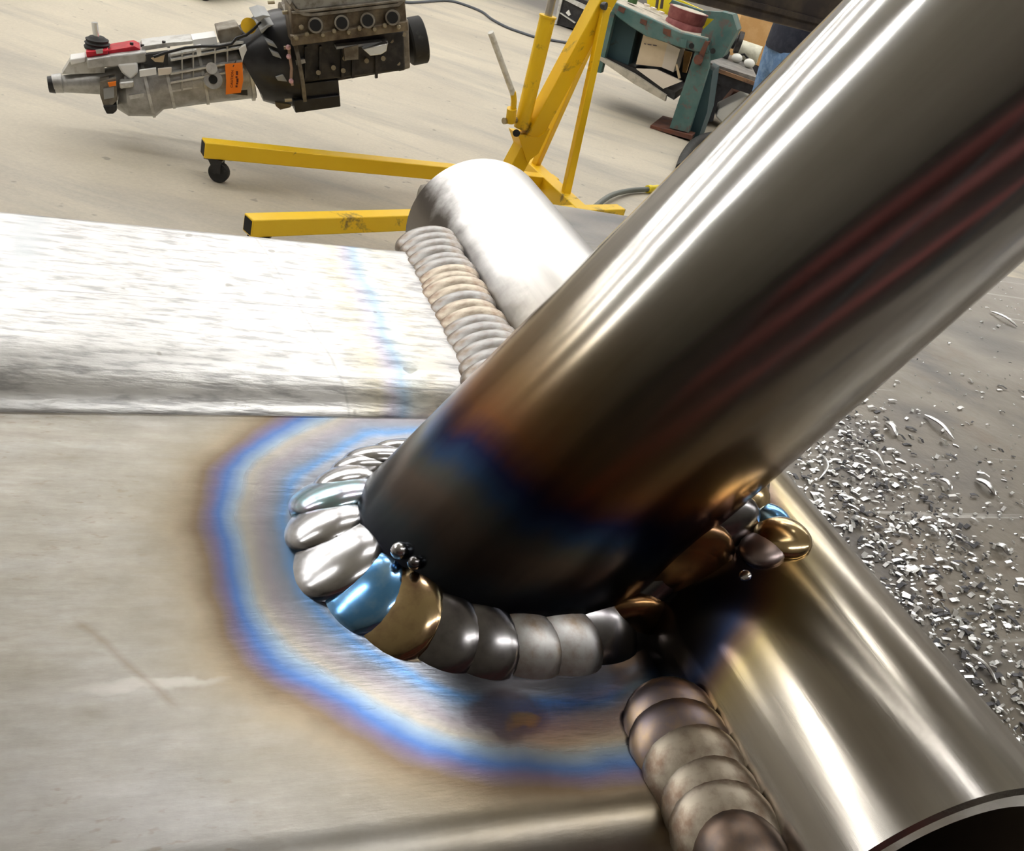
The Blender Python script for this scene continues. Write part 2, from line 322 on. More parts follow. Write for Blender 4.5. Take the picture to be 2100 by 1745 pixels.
def bench_mat():
    m, nt, b = new_mat('worn_bench_steel')
    t = nd(nt, 'ShaderNodeTexCoord').outputs['Object']
    a = noise(nt, t, 7, 6, 0.65, 0.5)
    col = ramp(nt, a, [(0.32, (0.09, 0.085, 0.085)), (0.46, (0.21, 0.185, 0.15)), (0.62, (0.30, 0.275, 0.235)), (0.75, (0.42, 0.40, 0.37))])
    sc = noise(nt, coord(nt, (0.03, 1, 1), (0, 0, 0), (0, 0, -0.5)), 150, 3, 0.6)
    col = mixc(nt, ramp(nt, sc, [(0.64, (0, 0, 0)), (0.70, (0.6, 0.6, 0.6))]), col, (0.62, 0.61, 0.58))
    ru = noise(nt, t, 32, 4, 0.6)
    col = mixc(nt, ramp(nt, ru, [(0.58, (0, 0, 0)), (0.75, (0.5, 0.5, 0.5))]), col, (0.20, 0.13, 0.08))
    dk = noise(nt, coord(nt, (1, 2.5, 1), (0.4, 0, 0)), 4.2, 3, 0.5)
    col = mixc(nt, ramp(nt, dk, [(0.6, (0, 0, 0)), (0.68, (0.8, 0.8, 0.8))]), col, (0.05, 0.05, 0.06))
    nt.links.new(col, b.inputs['Base Color'])
    b.inputs['Metallic'].default_value = 0.45; b.inputs['Roughness'].default_value = 0.42
    bump(nt, b, noise(nt, t, 240, 4), 0.25, 0.001)
    return m
M['bench'] = bench_mat()
M['swarf'] = simple('bright_swarf', (0.80, 0.81, 0.82), 0.28, 1.0)
M['swarf_dark'] = simple('dark_swarf', (0.10, 0.10, 0.11), 0.5, 0.6)

# ------------------------------------------------------------------ mesh helpers
WM = {}                                     # world matrix of every object made here
class G:
    def __init__(s): s.v = []; s.f = []
    def add(s, vs, fs):
        k = len(s.v); s.v += [V(p) for p in vs]; s.f += [tuple(i + k for i in f) for f in fs]; return s
    def prism(s, poly, off):                # closed polygon (3D points) pushed along a vector
        n = len(poly); off = V(off)
        vs = [V(p) for p in poly] + [V(p) + off for p in poly]
        fs = [tuple(range(n - 1, -1, -1)), tuple(range(n, 2 * n))] + [(i, (i + 1) % n, n + (i + 1) % n, n + i) for i in range(n)]
        return s.add(vs, fs)
    def box(s, c, size, ax=None):
        ax = ax or (V((1, 0, 0)), V((0, 1, 0)), V((0, 0, 1))); c = V(c)
        x, y, z = (ax[i] * (size[i] / 2) for i in range(3))
        return s.prism([c - x - y - z, c + x - y - z, c + x + y - z, c - x + y - z], z * 2)
    def bar(s, a, b, w, h, up=V((0, 0, 1))):  # square bar between two points
        a, b = V(a), V(b); t = (b - a).normalized(); x = t.cross(up).normalized(); y = x.cross(t)
        return s.prism([a + x * (sx * w / 2) + y * (sy * h / 2) for sx, sy in ((-1, -1), (1, -1), (1, 1), (-1, 1))], b - a)
    def tube(s, pts, rad, n=12, caps=True, wall=None):
        pts = [V(p) for p in pts]; m = len(pts)
        rad = list(rad) if isinstance(rad, (list, tuple)) else [rad] * m
        tg = [(pts[min(i + 1, m - 1)] - pts[max(i - 1, 0)]).normalized() for i in range(m)]
        ref = V((0, 0, 1)) if abs(tg[0].z) < 0.9 else V((1, 0, 0))
        x = tg[0].cross(ref).normalized(); vs = []
        for i in range(m):
            x = (x - tg[i] * (x @ tg[i])).normalized(); y = tg[i].cross(x)
            vs += [pts[i] + (x * math.cos(2 * math.pi * j / n) + y * math.sin(2 * math.pi * j / n)) * rad[i] for j in range(n)]
        fs = [(i * n + j, i * n + (j + 1) % n, (i + 1) * n + (j + 1) % n, (i + 1) * n + j) for i in range(m - 1) for j in range(n)]
        if caps: fs += [tuple(range(n - 1, -1, -1)), tuple(range((m - 1) * n, m * n))]
        return s.add(vs, fs)
    def ball(s, c, a, b=None, d=None, nu=12, nv=8):
        c, a = V(c), V(a) if not isinstance(a, (int, float)) else None or V((a, 0, 0))
        b = V(b) if b is not None else V((0, a.length, 0)); d = V(d) if d is not None else V((0, 0, a.length))
        vs = [c - d]
        for i in range(1, nv):
            th = math.pi * i / nv
            vs += [c - d * math.cos(th) + (a * math.cos(2 * math.pi * j / nu) + b * math.sin(2 * math.pi * j / nu)) * math.sin(th) for j in range(nu)]
        vs.append(c + d); L = len(vs) - 1
        fs = [(0, 1 + (j + 1) % nu, 1 + j) for j in range(nu)]
        for i in range(nv - 2):
            for j in range(nu):
                p = 1 + i * nu; fs.append((p + j, p + (j + 1) % nu, p + nu + (j + 1) % nu, p + nu + j))
        p = 1 + (nv - 2) * nu
        fs += [(p + j, p + (j + 1) % nu, L) for j in range(nu)]
        return s.add(vs, fs)
    def mesh(s, name, mat=None, smooth=35, tf=None):
        me = bpy.data.meshes.new(name)
        me.from_pydata([tuple(tf @ v) if tf else tuple(v) for v in s.v], [], s.f)
        bm = bmesh.new(); bm.from_mesh(me); bmesh.ops.recalc_face_normals(bm, faces=bm.faces); bm.to_mesh(me); bm.free()
        if smooth:
            me.polygons.foreach_set('use_smooth', [True] * len(me.polygons)); me.set_sharp_from_angle(angle=D2R(smooth))
        if mat: me.materials.append(M[mat] if isinstance(mat, str) else mat)
        me.update(); return me
    def build(s, name, mat, parent=None, smooth=35, frame=None, bevel=None):
        """vertices are world points; the object's origin is its own frame, or its parent's"""
        fr = frame if frame is not None else (WM[parent.name] if parent else Matrix())
        o = bpy.data.objects.new(name, s.mesh(name, mat, smooth, fr.inverted())); COL.objects.link(o)
        if parent:
            o.parent = parent; o.matrix_local = WM[parent.name].inverted() @ fr
        else: o.matrix_world = fr
        WM[o.name] = fr.copy()
        if bevel:
            md = o.modifiers.new('bevel', 'BEVEL'); md.width = bevel; md.segments = 2; md.limit_method = 'ANGLE'
        return o
def tag(o, label=None, cat=None, group=None, kind=None):
    for k, v in (('label', label), ('category', cat), ('group', group), ('kind', kind)):
        if v: o[k] = v
    return o
def thing(name, label, cat, loc=(0, 0, 0), rotz=0.0, group=None):
    o = bpy.data.objects.new(name, None); COL.objects.link(o); o.empty_display_size = 0.05
    fr = Matrix.Translation(V(loc)) @ Matrix.Rotation(rotz, 4, 'Z'); o.matrix_world = fr; WM[o.name] = fr
    return tag(o, label, cat, group)
def at(p, z=0.0): return Matrix.Translation(V((p[0], p[1], z)))

# ------------------------------------------------------------------ room shell (runs along AD / BD)
def shop(u, s, z): return AD * u + BD * s + V((0, 0, z))
U0, U1, S0, S1 = -9.0, 12.0, -6.5, 15.0
def slab(name, c, size, mat):
    g = G().box(c, size, (AD, BD, V((0, 0, 1)))); o = g.build(name, mat, None, None, Matrix.Translation(V(c))); return tag(o, kind='structure')
um, sm = (U0 + U1) / 2, (S0 + S1) / 2
_f = G().box(shop(um, sm, -0.1), (U1 - U0, S1 - S0, 0.2), (AD, BD, V((0, 0, 1)))).build('floor', 'concrete', None, None)
tag(_f, kind='structure')
slab('ceiling', shop(um, sm, CEIL + 0.1), (U1 - U0, S1 - S0, 0.2), 'ceiling')
slab('wall_left', shop(U0 - 0.1, sm, CEIL / 2), (0.2, S1 - S0, CEIL), 'wall')
slab('wall_right', shop(U1 + 0.1, sm, CEIL / 2), (0.2, S1 - S0, CEIL), 'wall')
slab('wall_far', shop(um, S1 + 0.1, CEIL / 2), (U1 - U0, 0.2, CEIL), 'wall')
slab('wall_near', shop(um, S0 - 0.1, CEIL / 2), (U1 - U0, 0.2, CEIL), 'wall_dark')

def strip_lights():
    fr0 = None; k = 0
    body = lamp = None
    for s in (-1.4, 2.3, 5.2, 7.6, 10.0, 12.6):
        for u in (-7.0, -4.2, -1.4, 1.4, 4.2, 7.0, 9.8):
            if s < 0 and u < 1: continue     # no lamps over the bay to the left of the bench
            if s == 2.3:
                if u not in (-7.0, -4.2, 1.4): continue
                if u < 0: u += 0.6
            c = shop(u, s, CEIL - 0.30)
            r = thing('strip_light', 'long white strip light hung under the workshop ceiling', 'lamp', c, -YAW, 'strip lights under the ceiling')
            if body is None:
                bo = G().prism([c + BD * y + V((0, 0, z)) - AD * 1.2 for y, z in ((-0.11, 0.02), (0.11, 0.02), (0.06, 0.1), (-0.06, 0.1))], AD * 2.4)
                for q in (-0.9, 0.9): bo.bar(c + AD * q + V((0, 0, 0.1)), c + AD * q + V((0, 0, 0.25)), 0.012, 0.012, AD)
                b = bo.build('housing', 'lamp_body', r); l = G().box(c, (2.36, 0.19, 0.035), (AD, BD, V((0, 0, 1)))).build('diffuser', 'lamp', r)
                body, lamp = b, l
            else:
                for o in (body, lamp):
                    q = o.copy(); COL.objects.link(q); q.parent = r; q.matrix_local = Matrix()
strip_lights()

# ------------------------------------------------------------------ steel bench under the work
TZ = H - 0.1104 - 0.0254                    # bench top = underside of the round tube
def wk(u, s, z): return AD * u + BD * s + V((0, 0, H + z))     # work coordinates, z from the camera
ZB = -0.1104; RB = 0.0254; UB = 0.1126
ZT = ZB - RB
def bench():
    c = shop(0.63, -0.05, 0)
    r = thing('steel_bench', 'steel work bench with worn grey top strewn with metal chips', 'bench', c, -YAW)
    ax = (AD, BD, V((0, 0, 1)))
    e0, e1, f0, f1 = 0.124, 1.15, -0.5, 0.408
    G().box(wk((e0 + e1) / 2, (f0 + f1) / 2, ZT - 0.0125), (e1 - e0, f1 - f0, 0.025), ax).build('bench_top', 'bench', r, bevel=0.003)
    for u in (e0 + 0.05, e1 - 0.05):
        for s in (f0 + 0.05, f1 - 0.05):
            G().box(shop(u, s, (TZ - 0.025) / 2), (0.06, 0.06, TZ - 0.025), ax).build('leg', 'grey_steel', r)
    for s in (f0 + 0.05, f1 - 0.05):
        G().box(shop((e0 + e1) / 2, s, 0.25), (e1 - e0 - 0.16, 0.04, 0.04), ax).build('rail', 'grey_steel', r)
bench()

# ------------------------------------------------------------------ the welded frame
FR = thing('welded_tube_frame', 'welded frame of bright steel tubes with rainbow heat tint around the joint', 'welded frame', wk(0, 0, 0), -YAW)
FRM = WM[FR.name]
ZA, ZP = -0.102, -0.108
def rrect(w0, w1, z0, z1, rad, n=7):        # rounded rectangle outline in (s, z)
    pts = []
    for cs, cz, a0 in ((w1 - rad, z1 - rad, 0), (w0 + rad, z1 - rad, 90), (w0 + rad, z0 + rad, 180), (w1 - rad, z0 + rad, 270)):
        for i in range(n + 1):
            a = D2R(a0 + 90 * i / n); pts.append((cs + rad * math.cos(a), cz + rad * math.sin(a)))
    return pts
def build_rect():
    out = rrect(0.0, 0.083, ZT, ZA, 0.0065, 12); n = len(out)
    k = 13                                  # near top corner: a long soft shoulder instead of a tight bend
    for i in range(13):
        a = D2R(90 + 90 * i / 12); out[k + i] = (0.019 + 0.019 * math.cos(a) * abs(math.cos(a)) ** 0.15, ZA - 0.0085 + 0.0085 * math.sin(a))
    inn = rrect(0.0035, 0.0795, ZT + 0.0035, ZA - 0.0035, 0.004, 12)
    tilt = math.tan(D2R(4.0))
    def P(u, s, z): return wk(u, 0.1655 + s + (u - 0.085) * tilt, z)
    us = [-0.62, -0.3, -0.1, 0.0, 0.05, 0.0905]
    g = G(); vs = [P(u, s, z) for u in us for s, z in out]; m = len(us)
    fs = [(i * n + j, i * n + (j + 1) % n, (i + 1) * n + (j + 1) % n, (i + 1) * n + j) for i in range(m - 1) for j in range(n)]
    k = len(vs)
    vs += [P(us[0], s, z) for s, z in inn] + [P(us[-1], s, z) for s, z in inn]
    fs += [(j, (j + 1) % n, k + (j + 1) % n, k + j) for j in range(n)]
    fs += [((m - 1) * n + j, (m - 1) * n + (j + 1) % n, k + n + (j + 1) % n, k + n + j) for j in range(n)]
    fs += [(k + j, k + (j + 1) % n, k + n + (j + 1) % n, k + n + j) for j in range(n)]
    g.add(vs, fs); g.build('rectangular_tube', 'rect', FR, 30)['label'] = 'bright flat-topped rectangular tube with fine scuffs'
build_rect()
def build_plate():
    s0 = 0.0605; rad = 0.0085; prof = []
    for i in range(10):
        a = D2R(180 - 90 * i / 9); prof.append((s0 + rad + rad * math.cos(a), ZP - rad + rad * math.sin(a)))
    prof += [(0.1745, ZP), (0.1745, ZT), (s0, ZT)]
    g = G().prism([wk(-0.62, s, z) for s, z in prof], wk(0.0905, 0, 0) - wk(-0.62, 0, 0))
    g.build('gusset_plate', 'plate', FR, 30)['label'] = 'flat steel plate with blue and straw heat rings'
build_plate()
def round_tube(name, a, b, R, mat, n=96, wall=0.0032, frame=None, label=None):
    a, b = V(a), V(b); t = (b - a).normalized(); x = t.cross(V((0, 0, 1))).normalized(); y = x.cross(t)
    def rg(p, r): return [p + (x * math.cos(2 * math.pi * j / n) + y * math.sin(2 * math.pi * j / n)) * r for j in range(n)]
    ch = 0.0006
    rings = [rg(a + t * ch, R), rg(b - t * ch, R), rg(b, R - ch), rg(b, R - wall), rg(a, R - wall), rg(a, R - ch)]
    g = G(); vs = [p for q in rings for p in q]; m = 6
    fs = [(i * n + j, i * n + (j + 1) % n, ((i + 1) % m) * n + (j + 1) % n, ((i + 1) % m) * n + j) for i in range(m) for j in range(n)]
    g.add(vs, fs); o = g.build(name, mat, FR, 30, frame)
    if label: o['label'] = label
    # bore side gets the dull inside metal
    o.data.materials.append(M['inner'])
    for p in o.data.polygons:
        if all(((WM[o.name] @ o.data.vertices[i].co - a).cross(t)).length < R - wall * 0.8 for i in p.vertices): p.material_index = 1
    return o
round_tube('round_tube', wk(UB, 0.0467, ZB), wk(UB, 0.2899, ZB), RB, 'round', label='short level round tube with open ends')
# inclined tube: foot follows the joint with plate and round tube
EL, RC = D2R(58.9), 0.0253
CA = (AD * math.cos(EL) + V((0, 0, 1)) * math.sin(EL))
CXA = (AD * math.sin(EL) - V((0, 0, 1)) * math.cos(EL))
CYA = CA.cross(CXA)
CB = wk(UC, SCN, ZP)
def joint(ph):
    d = CXA * math.cos(ph) + CYA * math.sin(ph)
    p0 = CB + d * RC
    z1 = (CB.z - p0.z) / CA.z
    q = p0 - wk(UB, 0, ZB); q = q - BD * (q @ BD); a = CA - BD * (CA @ BD)
    A, Bq, Cq = a @ a, 2 * (a @ q), q @ q - RB * RB
    disc = Bq * Bq - 4 * A * Cq; z = z1; onb = False
    if disc > 0:
        z2 = (-Bq + math.sqrt(disc)) / 2 / A
        if z2 > z1: z, onb = z2, True
    p = p0 + CA * z
    if onb:
        w = p - wk(UB, 0, ZB); nS = (w - BD * (w @ BD)).normalized()
    else: nS = V((0, 0, 1))
    return p, d, nS
def build_incl():
    n = 128; g = G(); LEN = 0.34; w = 0.003
    top = CB + CA * LEN; rings = []
    J = [joint(2 * math.pi * j / n)[0] for j in range(n)]
    dd = [CXA * math.cos(2 * math.pi * j / n) + CYA * math.sin(2 * math.pi * j / n) for j in range(n)]
    rings.append([J[j] - CA * 0.001 for j in range(n)])
    rings.append([top + dd[j] * RC for j in range(n)])
    rings.append([top + dd[j] * (RC - w) for j in range(n)])
    rings.append([J[j] - CA * 0.001 - dd[j] * w for j in range(n)])
    vs = [p for q in rings for p in q]
    fs = [(i * n + j, i * n + (j + 1) % n, ((i + 1) % 4) * n + (j + 1) % n, ((i + 1) % 4) * n + j) for i in range(4) for j in range(n)]
    g.add(vs, fs)
    fr = Matrix(((CXA.x, CYA.x, CA.x, CB.x), (CXA.y, CYA.y, CA.y, CB.y), (CXA.z, CYA.z, CA.z, CB.z), (0, 0, 0, 1)))
    o = g.build('inclined_tube', 'incl', FR, 30, fr)
    o['label'] = 'polished round tube rising at a slant, blue and bronze near its weld'
build_incl()

# ---- weld beads: a core fillet with overlapping ripples
RIP = G().ball((0, 0, 0), 1.0, None, None, 28, 14).mesh('ripple', 'w_silver', 60)
def ripple(parent, c, t, m, half, tilt, mat):
    """c centre, t travel direction, m outward normal, half = (along, across, thick)"""
    t = t.normalized(); m = (m - t * (m @ t)).normalized(); a = m.cross(t)
    tt = t * math.cos(tilt) + m * math.sin(tilt); mm = m * math.cos(tilt) - t * math.sin(tilt)
    fr = Matrix(((tt.x * half[0], a.x * half[1], mm.x * half[2], c.x), (tt.y * half[0], a.y * half[1], mm.y * half[2], c.y), (tt.z * half[0], a.z * half[1], mm.z * half[2], c.z), (0, 0, 0, 1)))
    o = bpy.data.objects.new('ripple', RIP); COL.objects.link(o)
    o.parent = parent; o.matrix_local = WM[parent.name].inverted() @ fr
    o.material_slots[0].link = 'OBJECT'; o.material_slots[0].material = M[mat]
    return o
def ring_weld():
    N = 720; P = []; acc = 0.0; prev = None
    # travel starts behind the tube on the far side, comes down the left flank, round the front and up on the round tube
    for i in range(N + 1):
        ph = D2R(75) + 2 * math.pi * i / N
        p, d, nS = joint(ph)
        if prev is not None: acc += (p - prev).length
        prev = p; P.append((acc, p, d, nS))
    core = G(); m = 120
    pts = [P[int(i * N / m)] for i in range(m)]
    ring_pts = [p + (d + nS).normalized() * 0.0006 for _, p, d, nS in pts]
    core.tube(ring_pts + ring_pts[:1], 0.0042, 10, False)
    bead = core.build('weld_bead', 'w_dark', FR, 60); bead['label'] = 'rippled ring of weld around the foot of the inclined tube'
    total = P[-1][0]; s = 2.0 / 1000; k = 0; rnd = random.Random(5)
    while s < total:
        i = min(range(N), key=lambda q: abs(P[q][0] - s))
        _, p, d, nS = P[i]
        t = (P[min(i + 2, N)][1] - P[max(i - 2, 0)][1]).normalized()
        bis = (d + nS).normalized(); frac = s / total
        q = p - CB; cu, cs = q @ AD, q @ BD
        onb = nS.z < 0.999
        ac = 0.0070 if onb else 0.0090
        if cs > 0.012 and not onb: ac = 0.0066
        off = bis * (0.0003) + (nS.cross(t) * 0.0)
        # outward shift on the plate so the toe lands further from the tube
        rad = (d - nS * (d @ nS)).normalized()
        c = p + off + rad * (0.0021 if not onb else 0.0008)
        ang = math.degrees(math.atan2(cs, cu)) % 360
        if onb: mat = rnd.choice(['w_brown', 'w_brown', 'w_dark', 'w_gold'])
        elif ang < 178: mat = rnd.choice(['w_silver', 'w_silver', 'w_cyan'])
        elif ang < 188: mat = 'w_silver'
        elif ang < 195: mat = 'w_silver'
        elif ang < 208: mat = 'w_blue'
        elif ang < 219: mat = 'w_gold'
        elif ang < 226: mat = 'w_dark'
        elif ang < 262: mat = rnd.choice(['w_dark', 'w_dark', 'w_grey'])  # front ripples darkened: the dark tube's reflection put into their colour
        else: mat = rnd.choice(['w_dark', 'w_dark', 'w_grey', 'w_brown'])
        j = 1 + rnd.uniform(-0.12, 0.12)
        t = (t + bis.cross(t) * rnd.uniform(-0.16, 0.16)).normalized()
        ripple(bead, c, t, bis, (0.0094 * j, ac * j, 0.0037), D2R(15.5), mat)
        s += 0.0066 * (1 + rnd.uniform(-0.22, 0.22)); k += 1
    return bead
RW = ring_weld()
def seam_weld(u, z, sa, sb, pitch, half, mats, tilt, label, lean=0.0, corew=0.005, slope=0.0):
    core = G().tube([wk(u + (x - sa) * slope, x, z - 0.0035) for x in (sa, (sa + sb) / 2, sb)], corew, 10)
    bead = core.build('weld_bead', mats[0], FR, 60); bead['label'] = label
    rnd = random.Random(int(sa * 1e4)); s = sa; step = pitch if sb > sa else -pitch
    m = (V((0, 0, 1)) - AD * 0.45).normalized()
    i = 0
    while (s < sb) if step > 0 else (s > sb):
        c = wk(u + (s - sa) * slope + rnd.uniform(-1, 1) * 0.0004, s, z)
        t = (BD * (1 if step > 0 else -1) + AD * lean).normalized()
        mt = mats[i] if len(mats) > 6 and i < len(mats) else rnd.choice(mats)
        j = 1 + rnd.uniform(-0.06, 0.06)
        ripple(bead, c, t, m, (half[0] * j, half[1] * j, half[2]), tilt, mt)
        s += step * (1 + rnd.uniform(-0.15, 0.15)); i += 1
    return bead
seam_weld(0.0815, -0.1005, 0.160, 0.2475, 0.0041, (0.0060, 0.0090, 0.0030), ['w_grey', 'w_grey', 'w_cream'], D2R(25), 'long finely rippled weld seam where the rectangular tube meets the round tube', 0.25)
sw = seam_weld(0.0825, -0.1060, 0.0585, 0.0795, 0.0050, (0.0080, 0.0078, 0.0032), ['w_cream', 'w_cream', 'w_cream', 'w_mauve', 'w_mauve', 'w_dark', 'w_dark'], D2R(17), 'short broad weld seam between the plate edge and the round tube', 0.0, 0.0055)
ripple(sw, wk(0.0825, 0.0545, -0.1065), BD, (V((0, 0, 1)) - AD * 0.4), (0.0075, 0.0070, 0.0050), D2R(20), 'w_crater')
def spatter():
    for (u, s, r, mt) in ((0.0443, 0.1115, 0.0015, 'w_silver'), (0.0462, 0.1085, 0.0012, 'w_dark'), (0.1075, 0.0985, 0.0052, 'w_gold'), (0.1075, 0.1035, 0.0042, 'w_blue'), (0.103, 0.097, 0.0040, 'w_mauve'), (0.0985, 0.0935, 0.0011, 'w_silver')):
        z = ZP + 0.0085 if u < 0.09 else ZB + math.sqrt(RB * RB - (u - UB) ** 2) + r * 0.05
        n = V((0, 0, 1)) if u < 0.09 else (AD * (u - UB) + V((0, 0, z - ZB))).normalized()
        a = BD; b = n.cross(a); k = 1.0 if u < 0.09 else 0.45
        G().ball(wk(u, s, z), a * r, b * r, n * r * k, 20, 12).build('spatter_droplet', mt, RW, 60)
spatter()

# ------------------------------------------------------------------ swarf on the bench
def swarf():
    rnd = random.Random(3); g = G(); n = 0; dark = []
    from mathutils import noise as mn
    while n < 12500:
        u = 0.14 + rnd.random() ** 1.5 * 0.50; s = rnd.uniform(-0.12, 0.395)
        dens = 0.16 + 0.5 * max(0, mn.noise(V((u * 16, s * 9, 1.0)))) * 2.0
        band = math.exp(-((u - 0.205 - 0.10 * (s - 0.1)) / 0.032) ** 2)
        if s > 0.34 and u < 0.27: continue
        if s > 0.27: dens *= 0.3; band *= 0.5
        if rnd.random() > min(1, dens * 0.55 + band * 0.95): continue
        L = rnd.choice((0.0004, 0.0006, 0.0008, 0.0010, 0.0018)) * rnd.uniform(0.7, 1.2); w = rnd.uniform(0.25, 0.45) * min(L, 0.0016); th = rnd.uniform(0.0001, 0.0002)
        a = rnd.gauss(0.2, 0.75); dx, dy = math.cos(a), math.sin(a); z0 = ZT + rnd.uniform(0.0, 0.0006)
        curl = rnd.uniform(0.1, 0.45) * L
        vs = []
        for k, (q, hz) in enumerate(((-1, 0.0), (0, curl), (1, rnd.uniform(-0.1, 0.5) * curl))):
            for side in (-1, 1):
                pu, ps = u + dx * q * L - dy * side * w, s + dy * q * L + dx * side * w
                vs += [wk(pu, ps, z0 + max(hz, 0)), wk(pu, ps, z0 + max(hz, 0) + th)]
        fs = []
        for k in (0, 4):
            fs += [(k, k + 2, k + 6, k + 4), (k + 1, k + 5, k + 7, k + 3), (k, k + 4, k + 5, k + 1), (k + 2, k + 3, k + 7, k + 6)]
        fs += [(0, 1, 3, 2), (8, 10, 11, 9)]
        g.add(vs, fs); dark += [int(rnd.random() < 0.2)] * len(fs); n += 1
    o = g.build('metal_chips', 'swarf', None, None, Matrix.Translation(wk(0.3, 0.15, ZT)))
    o.data.materials.append(M['swarf_dark']); o.data.polygons.foreach_set('material_index', dark)
    tag(o, 'bright and dark metal chips scattered thickly over the bench beside the tube', 'metal chips', None, 'stuff')
swarf()
def curls():
    rnd = random.Random(9)
    px = [(1683, 935, 1678, 985), (1895, 853, 1955, 903), (1815, 868, 1838, 896), (1778, 924, 1812, 958), (1925, 985, 1950, 1008), (2000, 985, 2040, 1018), (1850, 650, 1900, 668), (2030, 640, 2085, 672), (1745, 1065, 1765, 1082), (1985, 1345, 2040, 1400), (1900, 1080, 1925, 1105), (2040, 1120, 2065, 1140)]
    for i, (x0, y0, x1, y1) in enumerate(px):
        a, b = onz(x0, y0, TZ), onz(x1, y1, TZ); d = b - a; pr = V((-d.y, d.x, 0)) * (0.12 if i == 0 else 0.02)
        pts = [a + d * (k / 6) + pr * math.sin(math.pi * k / 6) + V((0, 0, 0.0006 + 0.0012 * math.sin(math.pi * k / 6))) for k in range(7)]
        w = 0.0004 + 0.00022 * (i % 3)
        g = G().tube(pts, [w * 0.4] + [w] * 5 + [w * 0.3], 6)
        o = g.build('metal_curl', 'swarf', None, 40, Matrix.Translation(V((a.x, a.y, TZ))))
        tag(o, 'long bright curl of cut metal lying on the bench', 'metal curl', 'long curls of swarf on the bench')
curls()

# ------------------------------------------------------------------ engine hoist
UP = V((0, 0, 1))
K1, K2 = onz(1093, 350, 0.12), onz(1157, 412, 0.12)         # where the two braces stand on the rear beam
KM = (K1 + K2) / 2
L1A = onz(416, 303, 0.125); L1B = onz(890, 350, 0.125)
L2A = onz(508, 462, 0.125); L2B = onz(835, 451, 0.125)
def xline(a, b, c, d):                      # plan crossing of line ab with line cd
    r, q = b - a, d - c; t = ((c - a).x * q.y - (c - a).y * q.x) / (r.x * q.y - r.y * q.x); return a + r * t
J1, J2 = xline(L1A, L1B, K1, K2), xline(L2A, L2B, K1, K2)
HA = math.atan2((L1B - L1A).y, (L1B - L1A).x)
HE = V((math.cos(HA), math.sin(HA), 0))
HP = vplane(KM, HA)
def caster(g_root, p, h, ang):
    """swivel caster under p (top of its plate at height h)"""
    t = V((math.cos(ang), math.sin(ang), 0)); s = V((-t.y, t.x, 0)); r = h * 0.42
    c = V((p.x, p.y, r)) - t * 0.02
    fk = G().box(V((p.x, p.y, h - 0.004)), (0.07, 0.06, 0.008), (t, s, UP))
    for k in (-1, 1): fk.prism([V((p.x, p.y, h)) + s * k * 0.022 + t * 0.025, V((p.x, p.y, h)) + s * k * 0.022 - t * 0.03, c + s * k * 0.022 - t * 0.012, c + s * k * 0.022 + t * 0.012], s * 0.003 * k)
    f = fk.build('caster', 'black_paint', g_root)
    G().tube([c - s * 0.016, c - s * 0.012, c + s * 0.012, c + s * 0.016], [r * 0.93, r, r, r * 0.93], 24).build('wheel', 'rubber', f)
